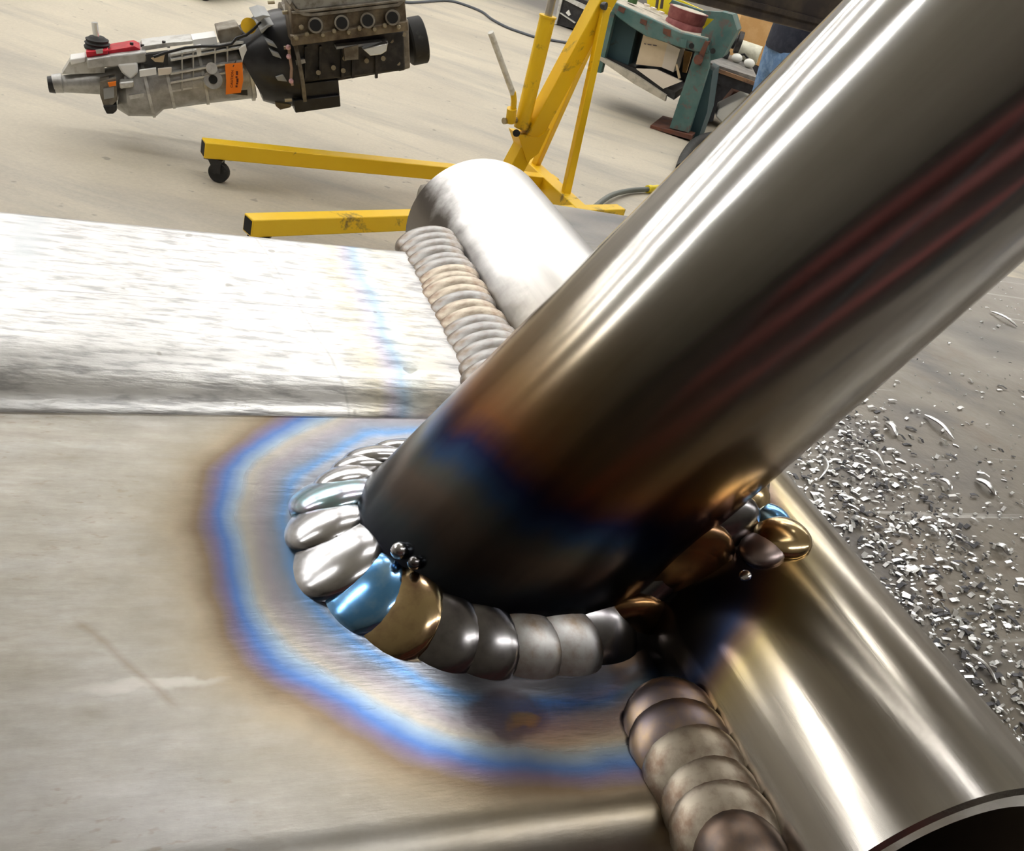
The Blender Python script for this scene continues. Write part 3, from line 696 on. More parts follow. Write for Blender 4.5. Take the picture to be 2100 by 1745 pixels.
def hoist():
    r = thing('engine_hoist', 'yellow engine hoist with long legs and slanted mast lifting the engine', 'engine hoist', (KM.x, KM.y, 0))
    W = 0.062
    for a, j in ((L1A, J1), (L2A, J2)):
        e = (j - a).normalized(); end = j + e * (0.05 if a is L1A else 0.27)
        o = G().bar(a, end, W, W).build('leg', 'yellow', r, bevel=0.004)
        x = e.cross(UP)
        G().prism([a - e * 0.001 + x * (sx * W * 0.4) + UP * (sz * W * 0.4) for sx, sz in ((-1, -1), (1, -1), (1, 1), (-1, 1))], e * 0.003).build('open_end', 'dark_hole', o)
        caster(r, a + e * 0.05, 0.125 - W / 2, HA + 2.6)
        caster(r, end - e * 0.05, 0.125 - W / 2, HA)
    bd = (K2 - K1).normalized()
    G().bar(K1 - bd * 0.13, J2 + bd * 0.06, 0.075, 0.07).build('rear_beam', 'yellow', r, bevel=0.004)
    m0, m1 = HP(1042, 362), HP(1237, 0)
    md = (m1 - m0).normalized(); top = m0 + md * ((1.62 - m0.z) / md.z)
    mb = m0 - md * ((m0.z - 0.09) / md.z)
    G().bar(mb, top, 0.078, 0.078, HP.n).build('mast', 'yellow', r, bevel=0.005)
    # gusset plate under the ram at the foot of the mast
    G().prism([HP(x, y, -0.045) for x, y in ((1043, 262), (1084, 268), (1108, 250), (1085, 300), (1062, 318))], HP.n * 0.09).build('ram_bracket', 'yellow', r)
    G().tube([HP(1059, 273, -0.055), HP(1059, 273, 0.055)], 0.016, 14).build('pivot_pin', 'black_paint', r)
    for k in (K1, K2):
        G().bar(k, HP(1243, 14, 0.05 if k is K2 else -0.05), 0.034, 0.034).build('brace', 'yellow', r, bevel=0.003)
    G().tube([HP(1238, 12, 0.02), HP(1238, 12, 0.075), HP(1243, 13, 0.085)], 0.016, 10).build('mast_bolt', 'black_paint', r)
    # hydraulic ram
    a, b = HP(1069, 262), HP(1124, 32)
    G().tube([a, a + (b - a) * 0.985, a + (b - a) * 0.987, b], [0.034, 0.034, 0.037, 0.037], 24).build('ram_cylinder', 'yellow', r)
    rd = (b - a).normalized()
    G().tube([b - rd * 0.01, b + rd * 0.62], 0.017, 16).build('ram_rod', 'steel_rod', r)
    G().tube([HP(1047, 250, 0.02), HP(1050, 222, 0.03)], 0.022, 12).build('pump_body', 'yellow', r)
    G().tube([HP(1052, 235, 0.02), HP(1054, 205, 0.04), HP(1052, 188, 0.04)], 0.013, 10).build('pump_socket', 'yellow', r)
    G().tube([HP(1033, 248, 0.02), HP(1058, 246, 0.0)], 0.014, 10).build('release_valve', 'zinc', r)
    G().tube([HP(1052, 192, 0.04), HP(1006, 66, 0.06)], 0.0125, 14).build('pump_handle', 'white_paint', r)
    # boom and lifting chain, above the picture
    tip = V((EC.x, EC.y, 1.60)); bo = top - md * 0.03
    G().bar(bo + (bo - tip).normalized() * 0.06, tip, 0.07, 0.075).build('boom', 'yellow', r, bevel=0.005)
    ch = thing('lifting_chain', 'steel lifting chain between the hoist boom and the engine', 'chain', tip)
    z = 1.55; k = 0
    while z > EC.z + 0.30:
        t = V((1, 0, 0)) if k % 2 else V((0, 1, 0)); c = V((EC.x, EC.y, z))
        G().tube([c + (t * math.cos(a) * 0.014 + UP * math.sin(a) * 0.028) for a in [2 * math.pi * q / 10 for q in range(11)]], 0.005, 6, False).build('link', 'steel_rod', ch)
        z -= 0.044; k += 1

# ------------------------------------------------------------------ engine with gearbox, hanging
EPSI = D2R(30)
EO = V((-1.19, 3.67, 0))
EP = vplane(EO, EPSI)
EC = EP(690, 60, -0.27)
EX = (EP(835, 60, 0) - EP(600, 105, 0)); EX = V((EX.x, EX.y, EX.z)).normalized()
EN = EP.n
EZ = EX.cross(EN); EZ = EZ if EZ.z > 0 else -EZ
MID = -0.27
def epoly(pts, o0, o1, g=None):
    g = g or G(); return g.prism([EP(x, y, o1) for x, y in pts], EN * (o0 - o1))
def elathe(secs, off, n=20, g=None):        # (x, y_top, y_bottom) in pixels -> turned body on the crank line
    g = g or G(); P, R = [], []
    for x, t, b in secs:
        p, q = EP(x, t, off), EP(x, b, off); P.append((p + q) / 2); R.append((p - q).length / 2 * 0.985)
    return g.tube(P, R, n)
def rbox(x0, y0, x1, y1, sl, o0, o1, g=None):   # box leaning along the crank line: sl = rise in pixels per pixel
    return epoly([(x0, y0), (x1, y0 - (x1 - x0) * sl), (x1, y1 - (x1 - x0) * sl), (x0, y1)], o0, o1, g)
def engine():
    r = thing('engine_with_gearbox', 'dark V8 engine with silver gearbox hanging in the air from the hoist', 'engine', (EC.x, EC.y, 0))
    c = MID
    # ---- gearbox
    o = elathe([(99, 157, 189), (112, 155, 191)], c).build('output_seal', 'black', r)
    elathe([(110, 153, 190), (128, 150, 190), (129, 155, 189), (205, 145, 193), (262, 128, 205)], c).build('tail_housing', 'alu', r)
    epoly([(127, 152), (147, 120), (180, 116), (215, 118), (215, 150)], c - 0.03, c + 0.03).build('tail_rib', 'alu_light', r)
    epoly([(143, 122), (176, 117), (176, 128), (146, 134)], c - 0.035, c + 0.04).build('tail_boss', 'label', r, bevel=0.004)
    epoly([(178, 122), (240, 113), (300, 106), (300, 128), (232, 138), (180, 142)], c - 0.08, c + 0.085).build('shift_housing', 'alu', r, bevel=0.006)
    m = elathe([(243, 138, 222), (258, 130, 236), (302, 124, 238), (318, 118, 224), (420, 98, 210), (512, 78, 200)], c, 16).build('gearbox_case', 'alu', r, 25)
    for x, t, b in ((303, 118, 240), (346, 112, 222), (415, 95, 214), (508, 72, 206)):
        elathe([(x - 3, t, b), (x + 3, t - 0.6, b - 0.6)], c, 22).build('case_flange', 'alu_light', m)
    for i, (y0, o1) in enumerate(((112, 0.082), (122, 0.098), (150, 0.105), (168, 0.102), (186, 0.09))):
        epoly([(350, y0), (500, y0 - 27), (500, y0 - 23), (350, y0 + 4)], c + o1 - 0.04, c + o1 + 0.013).build('case_rib', 'alu_light', m)
    for x in (372, 395, 440, 465):
        epoly([(x, 112 - (x - 350) * 0.17), (x + 3, 112 - (x - 350) * 0.17), (x + 3, 190 - (x - 350) * 0.17), (x, 190 - (x - 350) * 0.17)], c + 0.05, c + 0.108).build('case_rib', 'alu', m)
    epoly([(240, 132), (282, 128), (284, 150), (268, 165), (250, 150)], c + 0.02, c + 0.09).build('side_cover', 'label', r, bevel=0.008)
    epoly([(298, 112), (345, 106), (345, 132), (305, 137)], c + 0.06, c + 0.085).build('recess', 'black_paint', r)
    epoly([(310, 120), (338, 112), (335, 128), (318, 127)], c + 0.08, c + 0.095).build('sensor_pad', 'wood_pale', r)
    epoly([(290, 105), (345, 96), (395, 90), (395, 84), (345, 88), (292, 95)], c - 0.06, c + 0.05).build('top_cover', 'alu_light', r)
    for x, y in ((292, 93), (270, 89), (296, 99), (336, 86), (345, 94)):
        G().tube([EP(x, y + 3, c + 0.04), EP(x, y - 2, c + 0.04)], 0.007, 8).build('cover_bolt', 'black_paint', r)
    epoly([(445, 62), (488, 53), (500, 70), (500, 84), (452, 92)], c - 0.05, c + 0.06).build('mount_lug', 'alu_dirty', r, bevel=0.004)
    epoly([(395, 82), (444, 75), (446, 92), (398, 96)], c - 0.03, c + 0.06).build('white_sticker', 'label', r)
    # shifter
    b = epoly([(176, 106), (222, 102), (222, 112), (178, 119)], c - 0.055, c + 0.06).build('shifter_base', 'red', r, bevel=0.004)
    epoly([(222, 104), (276, 95), (288, 101), (286, 104), (224, 111)], c - 0.045, c + 0.05).build('shifter_plate', 'red', b)
    epoly([(196, 103), (211, 101), (211, 109), (198, 111)], c + 0.058, c + 0.066).build('plate_badge', 'alu_light', b)
    p0, p1 = EP(200, 101, c), EP(199, 75, c); ax = (p1 - p0)
    rr = 0.044
    G().tube([p0, p0 + ax * 0.2, p0 + ax * 0.35, p0 + ax * 0.5, p0 + ax * 0.6, p0 + ax * 0.8, p0 + ax * 0.85, p1], [rr * 1.05, rr * 1.1, rr * 0.95, rr * 1.05, rr * 0.9, rr * 0.95, rr * 0.8, rr * 0.6], 24).build('shifter_boot', 'rubber', r)
    G().tube([EP(198, 78, c), EP(194, 46, c)], 0.0115, 12).build('shift_stud', 'chrome', r)
    # rear mount
    q = epoly([(205, 168), (238, 160), (241, 205), (230, 216), (212, 216), (205, 195)], c + 0.05, c + 0.11).build('rear_mount', 'alu_dirty', r)
    epoly([(212, 182), (234, 178), (234, 200), (213, 204)], c + 0.11, c + 0.118).build('mount_pocket', 'grey_steel', q)
    epoly([(211, 218), (240, 216), (240, 227), (232, 234), (219, 234)], c + 0.04, c + 0.12).build('mount_rubber', 'rubber', r, bevel=0.004)
    epoly([(221, 170), (238, 167), (238, 176), (224, 178)], c + 0.118, c + 0.124).build('mount_tag', 'orange', r)
    elathe([(224, 156, 165), (236, 155, 164)], c + 0.08, 10).build('mount_bolt', 'black', r)
    epoly([(244, 170), (275, 166), (275, 180), (246, 183)], c + 0.06, c + 0.115).build('side_boss', 'alu_light', r, bevel=0.006)
    epoly([(264, 196), (296, 191), (294, 199), (267, 204)], c + 0.08, c + 0.11).build('side_boss', 'alu_light', r)
    # bosses and hole on the case side
    G().tube([EP(434, 140, c + 0.07), EP(434, 140, c + 0.125)], 0.022, 16).build('case_boss', 'alu_light', r)
    h = G().tube([EP(437, 163, c + 0.06), EP(437, 163, c + 0.12)], 0.036, 18).build('case_boss', 'alu', r)
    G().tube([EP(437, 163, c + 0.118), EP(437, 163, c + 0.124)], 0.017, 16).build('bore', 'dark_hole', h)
    # labels, tags, harness
    epoly([(286, 145), (320, 140), (321, 153), (287, 158)], c + 0.098, c + 0.113).build('white_sticker', 'label', r)
    epoly([(324, 142), (352, 139), (352, 152), (325, 155)], c + 0.098, c + 0.112).build('white_sticker', 'carton_side', r)
    epoly([(402, 94), (412, 92), (413, 112), (408, 116), (404, 113)], c + 0.10, c + 0.112).build('white_clip', 'label', r)
    epoly([(490, 100), (504, 92), (511, 122), (497, 126)], c + 0.09, c + 0.118).build('white_sticker', 'label', r)
    G().tube([EP(x, y, c + 0.115) for x, y in ((315, 117), (340, 108), (380, 98), (410, 95), (450, 95), (475, 90), (485, 78), (505, 72), (520, 60), (535, 45))], 0.0055, 8).build('harness', 'black', r)
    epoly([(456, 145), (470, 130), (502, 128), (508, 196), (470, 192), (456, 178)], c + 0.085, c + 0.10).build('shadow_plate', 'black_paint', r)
    tg = epoly([(461.5, 132), (497, 128), (499, 165), (494, 190), (463, 194), (464, 165)], c + 0.128, c + 0.131).build('hang_tag', 'orange', r)
    G().tube([EP(478, 137, c + 0.134), EP(484, 124, c + 0.12)], 0.0018, 6).build('tag_wire', 'black', tg)
    cu = bpy.data.curves.new('print', 'FONT'); cu.body = 'CAUTION'; cu.size = 1.0; cu.align_x = 'CENTER'; cu.align_y = 'CENTER'; cu.extrude = 0.01
    to = bpy.data.objects.new('print', cu); COL.objects.link(to); bpy.context.view_layer.update()
    me = bpy.data.meshes.new_from_object(to.evaluated_get(bpy.context.evaluated_depsgraph_get())); bpy.data.objects.remove(to)
    p = EP(476, 162, c + 0.1325); a = (EP(477, 146, c + 0.1325) - EP(475, 181, c + 0.1325)); wd = max(v.co.x for v in me.vertices) - min(v.co.x for v in me.vertices)
    k = a.length / wd; a.normalize(); u = EN.cross(a)
    fr = Matrix(((a.x * k, u.x * k * 0.9, EN.x * 0.02, p.x), (a.y * k, u.y * k * 0.9, EN.y * 0.02, p.y), (a.z * k, u.z * k * 0.9, EN.z * 0.02, p.z), (0, 0, 0, 1)))
    for v in me.vertices: v.co = WM[tg.name].inverted() @ (fr @ v.co)
    me.materials.clear(); me.materials.append(M['ink'])
    po = bpy.data.objects.new('print', me); COL.objects.link(po); po.parent = tg
    gg = G()
    for y0, y1, x in ((146, 154, 486), (156, 160, 485), (161, 169, 487), (170, 173, 486), (175, 179, 485)):
        gg.prism([EP(x - 2, y0, c + 0.132), EP(x + 2, y0, c + 0.132), EP(x + 2, y1, c + 0.132), EP(x - 2, y1, c + 0.132)], EN * 0.0008)
    gg.build('print', 'ink', tg)
    G().tube([EP(510, 53, c + 0.1), EP(510, 53, c + 0.103)], 0.03, 20).build('round_tag', 'yellow_tag', r)
    # ---- bellhousing
    elathe([(505, 66, 204), (514, 52, 208), (545, 32, 214), (575, 20, 216), (597, 16, 216)], c, 28).build('bellhousing', 'bell', r, 40)
    for pts in (((521, 36), (540, 30), (556, 34), (541, 38), (532, 46)), ((533, 62), (548, 50), (563, 50), (550, 57), (537, 70)), ((545, 83), (563, 90), (570, 100), (550, 92)), ((553, 102), (572, 110), (578, 121), (560, 115)), ((565, 158), (580, 152), (590, 168), (570, 166))):
        epoly(list(pts), c + 0.02, c + 0.185).build('bell_smear', 'grey_steel', r, bevel=0.003)  # raised grey patches for pale smears, not cast ribs
    elathe([(596, 4, 228), (603, 3, 227)], c, 30).build('rear_plate', 'alu_dirty', r)
    for x, y in ((588, 98), (591, 144), (555, 5), (585, 26), (590, 205)):
        elathe([(x - 6, y - 4, y + 4), (x + 8, y - 5, y + 3)], c + 0.17, 8).build('bell_bolt', 'zinc', r)
    G().tube([EP(x, y, c + 0.19) for x, y in ((592, 95), (594, 115), (598, 140), (597, 160), (600, 175))], 0.0065, 8).build('earth_strap', 'wire_tan', r)
    for x, y in ((592, 116), (597, 166), (591, 97)):
        G().ball(EP(x, y, c + 0.195), 0.010, None, None, 10, 8).build('strap_lug', 'pink', r)
    epoly([(563, 205), (600, 200), (596, 220), (575, 225), (566, 218)], c, c + 0.1).build('inspection_cover', 'alu_dirty', r)
    # ---- block, heads, pan
    epoly([(602, 84), (828, 62), (832, 145), (605, 172)], -0.46, -0.10).build('engine_block', 'block', r, bevel=0.008)
    for x in (625, 655, 700, 722, 770):
        epoly([(x, 96), (x + 5, 95), (x + 5, 160), (x, 161)], -0.10, -0.085).build('block_rib', 'block', r)
    epoly([(596, 18), (830, -8), (836, 58), (600, 92)], -0.17, -0.02).build('cylinder_head', 'head', r, bevel=0.006)
    epoly([(596, 18), (830, -8), (836, 58), (600, 92)], -0.52, -0.37).build('cylinder_head', 'head', r, bevel=0.006)
    epoly([(596, 74), (836, 44), (838, 63), (600, 95)], -0.03, 0.0).build('head_flange', 'head', r, bevel=0.003)
    epoly([(600, 30), (832, 4), (832, -2), (598, 24)], -0.06, -0.008).build('head_ridge', 'alu_dirty', r, bevel=0.003)
    for i, (x, y) in enumerate(((647, 52), (701, 47), (754, 42), (805, 36))):
        fl = G().tube([EP(x, y, -0.03), EP(x, y, 0.012)], [0.031, 0.028], 24).build('exhaust_port', 'alu_dirty', r)
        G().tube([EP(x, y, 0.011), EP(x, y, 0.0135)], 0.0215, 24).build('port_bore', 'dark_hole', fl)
    for x, y in ((607, 78), (629, 70), (618, 56), (662, 72), (685, 64), (715, 66), (737, 58), (768, 60), (789, 52), (817, 55)):
        G().tube([EP(x, y, -0.005), EP(x, y, 0.012), EP(x, y, 0.018)], [0.010, 0.010, 0.0065], 8).build('head_bolt', 'zinc', r)
    for o0, o1 in ((-0.165, -0.02), (-0.52, -0.37)):
        vc = epoly([(598, 8), (607, 20), (620, 27), (640, 29), (815, 8), (823, 2), (824, -30), (598, -4)], o0, o1).build('valve_cover', 'valve_cover', r, bevel=0.008)
        epoly([(595, 10), (607, 25), (622, 32), (640, 34), (818, 13), (828, 4), (824, 0), (815, 7), (640, 28), (620, 26), (607, 18), (598, 4)], o0, o1 + 0.012).build('cover_rim', 'alu_dirty', vc)
        for x, y in ((605, 2), (653, 5), (708, 0), (770, -8)):
            G().tube([EP(x, y, o1 - 0.02), EP(x, y - 6, o1 - 0.02)], 0.009, 8).build('cover_bolt', 'zinc', vc)
    epoly([(600, 0), (820, -28), (820, 20), (600, 45)], -0.40, -0.13).build('valley_cover', 'alu_dirty', r)
    # motor mount
    epoly([(705, 99), (735, 92), (735, 122), (708, 124)], -0.095, -0.05).build('mount_bracket', 'alu_dirty', r)
    epoly([(690, 96), (795, 84), (795, 89), (690, 101)], -0.10, -0.055).build('mount_strap', 'grey_steel', r)
    epoly([(744, 101), (796, 88), (793, 105), (782, 112), (760, 115)], -0.095, -0.02).build('motor_mount', 'chrome', r, bevel=0.003)
    for x, y in ((716, 103), (707, 120), (752, 125), (786, 120), (684, 139), (653, 149), (704, 145)):
        G().tube([EP(x, y, -0.1), EP(x, y, -0.07)], 0.010, 8).build('block_bolt', 'zinc', r)
    epoly([(606, 124), (625, 121), (627, 129), (608, 134)], -0.10, -0.08).build('knock_sensor', 'alu', r)
    # oil pan
    epoly([(602, 152), (812, 124), (815, 146), (700, 165), (602, 178)], -0.42, -0.13).build('oil_pan', 'block', r, bevel=0.005)
    sp = epoly([(603, 172), (694, 163), (697, 196), (603, 207)], -0.42, -0.12).build('sump', 'bell', r, bevel=0.004)
    epoly([(602, 206), (697, 195), (699, 219), (606, 232)], -0.43, -0.10).build('sump_foot', 'bell', sp, bevel=0.004)
    epoly([(625, 165), (695, 155), (695, 159), (625, 169)], -0.14, -0.115).build('pan_rail', 'block', r)
    # front cover, damper
    epoly([(815, 40), (838, 40), (842, 140), (818, 148)], -0.42, -0.12).build('front_cover', 'alu_dirty', r, bevel=0.006)
    d0 = EP(829, 88, c); d1 = d0 + EX * 0.085
    dm = G().tube([d0 - EX * 0.012, d0, d0 + EX * 0.012, d0 + EX * 0.016, d0 + EX * 0.024, d0 + EX * 0.05, d1 - EX * 0.004, d1], [0.045, 0.05, 0.07, 0.090, 0.096, 0.096, 0.096, 0.092], 40).build('crank_damper', 'rubber', r)
    G().tube([d0 + EX * 0.006, d0 + EX * 0.015], [0.06, 0.072], 30).build('damper_hub', 'chrome', dm)
    for x, y in ((829, 71), (817, 130), (803, 84)):
        G().tube([EP(x, y, -0.13), EP(x, y, -0.10)], 0.009, 8).build('front_bolt', 'zinc', r)
engine()
hoist()

# ------------------------------------------------------------------ teal press stand and what is on it
PP = vplane((0.45 * 1.08, 6.46 * 1.08), D2R(-10))
PN = PP.n
def ppoly(pts, o0, o1, g=None):
    g = g or G(); return g.prism([PP(x, y, o1) for x, y in pts], PN * (o0 - o1))
def press():
    p = PP(1380, 262); r = thing('press_stand', 'worn teal steel press stand with a bowed bed beam', 'press', (p.x, p.y, 0))
    bz = lambda x, y: PP(x, y)
    ppoly([(1373, 262), (1428, 98), (1455, 106), (1453, 140), (1412, 272)], -0.03, 0.06).build('leg', 'teal', r)
    ppoly([(1334, 257), (1420, 278), (1417, 287), (1332, 265)], -0.40, 0.10).build('foot', 'rust', r)
    ppoly([(1408, 282), (1437, 190), (1450, 139), (1462, 145), (1450, 230), (1430, 288)], -0.42, -0.05).build('side_plate', 'teal_dark', r)
    ppoly([(1222, 148), (1252, 24), (1262, 22), (1232, 150)], -0.04, 0.04).build('leg', 'teal', r)
    ppoly([(1231, 118), (1256, 22), (1306, 55), (1288, 134)], -0.35, -0.05).build('end_panel', 'teal_dark', r)
    ppoly([(1285, 142), (1307, 40), (1440, 90), (1408, 172)], -0.66, -0.60).build('gap_backing', 'black_paint', r)  # dark sheet added so no bright wall shows through the stand
    top = [(1259, 4), (1290, 18), (1319, 31), (1361, 50), (1395, 66), (1452, 80)]
    bot = [(1452, 110), (1425, 106), (1395, 97), (1324, 74), (1289, 52), (1268, 36), (1254, 22)]
    bm = ppoly(top + bot, 0.0, 0.07).build('bed_beam', 'teal', r, bevel=0.006)
    for pts in (((1269, 12), (1283, 17), (1279, 28), (1267, 21)), ((1361, 58), (1376, 62), (1374, 76), (1359, 68)), ((1314, 38), (1327, 43), (1325, 53), (1312, 47))):
        ppoly(list(pts), 0.06, 0.075).build('slot', 'rust', bm)
    ppoly([(1396, 80), (1409, 82), (1406, 98), (1395, 96)], 0.06, 0.085).build('lug', 'teal', bm)
    ppoly([(x, y - 2) for x, y in top] + [(x, y + 3) for x, y in reversed(top)], -0.55, 0.02).build('bed_plate', 'pallet', r)
    ppoly([(1428, 105), (1440, 62), (1480, 24), (1502, 30), (1512, 62), (1482, 118), (1455, 125)], -0.30, -0.02).build('column', 'teal', r)
    ppoly([(1424, 130), (1446, 84), (1454, 86), (1436, 135)], 0.0, 0.09).build('hinge_bar', 'rust', r)
    G().tube([PP(1432, 122, 0.02), PP(1432, 122, 0.12)], 0.032, 16).build('pin', 'rust', r)
    for x, y in ((1462, 105), (1418, 94)):
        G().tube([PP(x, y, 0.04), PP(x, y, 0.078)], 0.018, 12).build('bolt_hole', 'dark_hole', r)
    ppoly([(1222, 118), (1232, 116), (1300, 152), (1366, 196), (1364, 208), (1300, 172)], 0.0, 0.05).build('shelf_rail', 'pallet', r)
    ppoly([(1232, 113), (1300, 140), (1385, 190), (1382, 205), (1300, 158), (1230, 122)], -0.55, 0.0).build('shelf', 'black_paint', r)
    ppoly([(1378, 0), (1440, 22), (1500, 26), (1502, 44), (1440, 36), (1372, 8)], -0.55, -0.48).build('rear_beam', 'teal', r)
    ppoly([(1325, -14), (1400, 2), (1448, 24), (1480, 40), (1482, 76), (1445, 70), (1330, 30)], -0.62, -0.58).build('back_plate', 'yellow_plastic', r)
    for x in (1346, 1356):
        G().tube([PP(x, 18, -0.45), PP(x + 4, -12, -0.45)], 0.011, 8).build('guide_rod', 'beam', r)
    # drum on the bed
    dc = PP(1400, 60, -0.22); k = (PP(1441, 50, -0.22) - PP(1361, 50, -0.22)).length / 2
    hh = k * 0.95
    q = thing('ribbed_drum', 'maroon ribbed metal drum on the bed of the teal press stand', 'drum', dc)
    G().tube([dc, dc + UP * hh * 0.3, dc + UP * hh * 0.4, dc + UP * hh * 0.5, dc + UP * hh * 0.93, dc + UP * hh], [k * 1.0, k * 0.99, k * 0.92, k * 0.98, k, k * 1.03], 32).build('shell', 'maroon', q)
    G().tube([dc + UP * hh * 0.99, dc + UP * hh * 1.012], k * 0.9, 32).build('lid', 'pallet', q)
    for i, (x, y) in enumerate(((1326, 12), (1340, 19), (1356, 27))):
        b = PP(x, y, -0.3)
        tag(G().tube([b - UP * 0.004, b + UP * 0.012], 0.022, 18).build('metal_disc', 'carton_side', None, 35, Matrix.Translation(b)), 'pale round metal disc lying on the press bed beside the drum', 'disc', 'discs on the press bed')
    b = PP(1296, 6, -0.2); tag(G().tube([b, b + UP * 0.05, b + UP * 0.055], [0.035, 0.035, 0.02], 14).build('green_tin', simple('green_tin', (0.05, 0.12, 0.04), 0.5), None, 35, Matrix.Translation(b)), 'small dark green tin standing on the press bed', 'tin')
    # carton on the shelf
    a0, a1, a2, a3 = PP(1304, 132, 0.0), PP(1320, 70, 0.0), PP(1368, 88, 0.0), PP(1357, 137, 0.0)
    q = thing('cardboard_carton', 'cream cardboard carton with faint print on the shelf of the press stand', 'carton', PP(1330, 136, -0.15))
    G().prism([PP(x, y, -0.06) for x, y in ((1304, 132), (1320, 69), (1369, 88), (1357, 138))], -PN * 0.28).build('carton_body', 'carton', q)
    G().prism([PP(x, y, -0.058) for x, y in ((1357, 138), (1369, 88), (1395, 101), (1381, 148))], -PN * 0.26).build('carton_end', 'carton_side', q)
    gg = G()
    for x0, x1, y in ((1321, 325 + 1000, 88.5), (1328, 1336, 90), (1339, 1347, 91.5)):
        gg.prism([PP(x0, y, -0.058), PP(x1, y + 1.2, -0.058), PP(x1, y + 3.2, -0.058), PP(x0, y + 2, -0.058)], PN * 0.002)
    gg.build('print', 'ink_grey', q)
    q = thing('flat_carton', 'flattened tan cardboard lying under the cream carton', 'cardboard', PP(1340, 160, -0.1))
    G().prism([PP(x, y, 0.01) for x, y in ((1304, 141), (1345, 143), (1398, 167), (1360, 182))], -PN * 0.04).build('cardboard_sheet', 'carton_side', q)
    s = G().prism([PP(x, y, -0.02) for x, y in ((1385, 133), (1389, 131), (1396, 160), (1391, 162))], -PN * 0.02).build('wooden_stick', 'wood_pale', None, 35, Matrix.Translation(PP(1393, 160, -0.02)))
    tag(s, 'short pale wooden stick leaning beside the cream carton', 'stick')
    s = G().prism([PP(x, y, -0.3) for x, y in ((1403, 104), (1419, 108), (1407, 150), (1399, 148))], -PN * 0.03).build('brown_board', 'carton_tan', None, 35, Matrix.Translation(PP(1400, 150, -0.3)))
    tag(s, 'narrow brown board standing behind the leg of the press stand', 'board')
press()

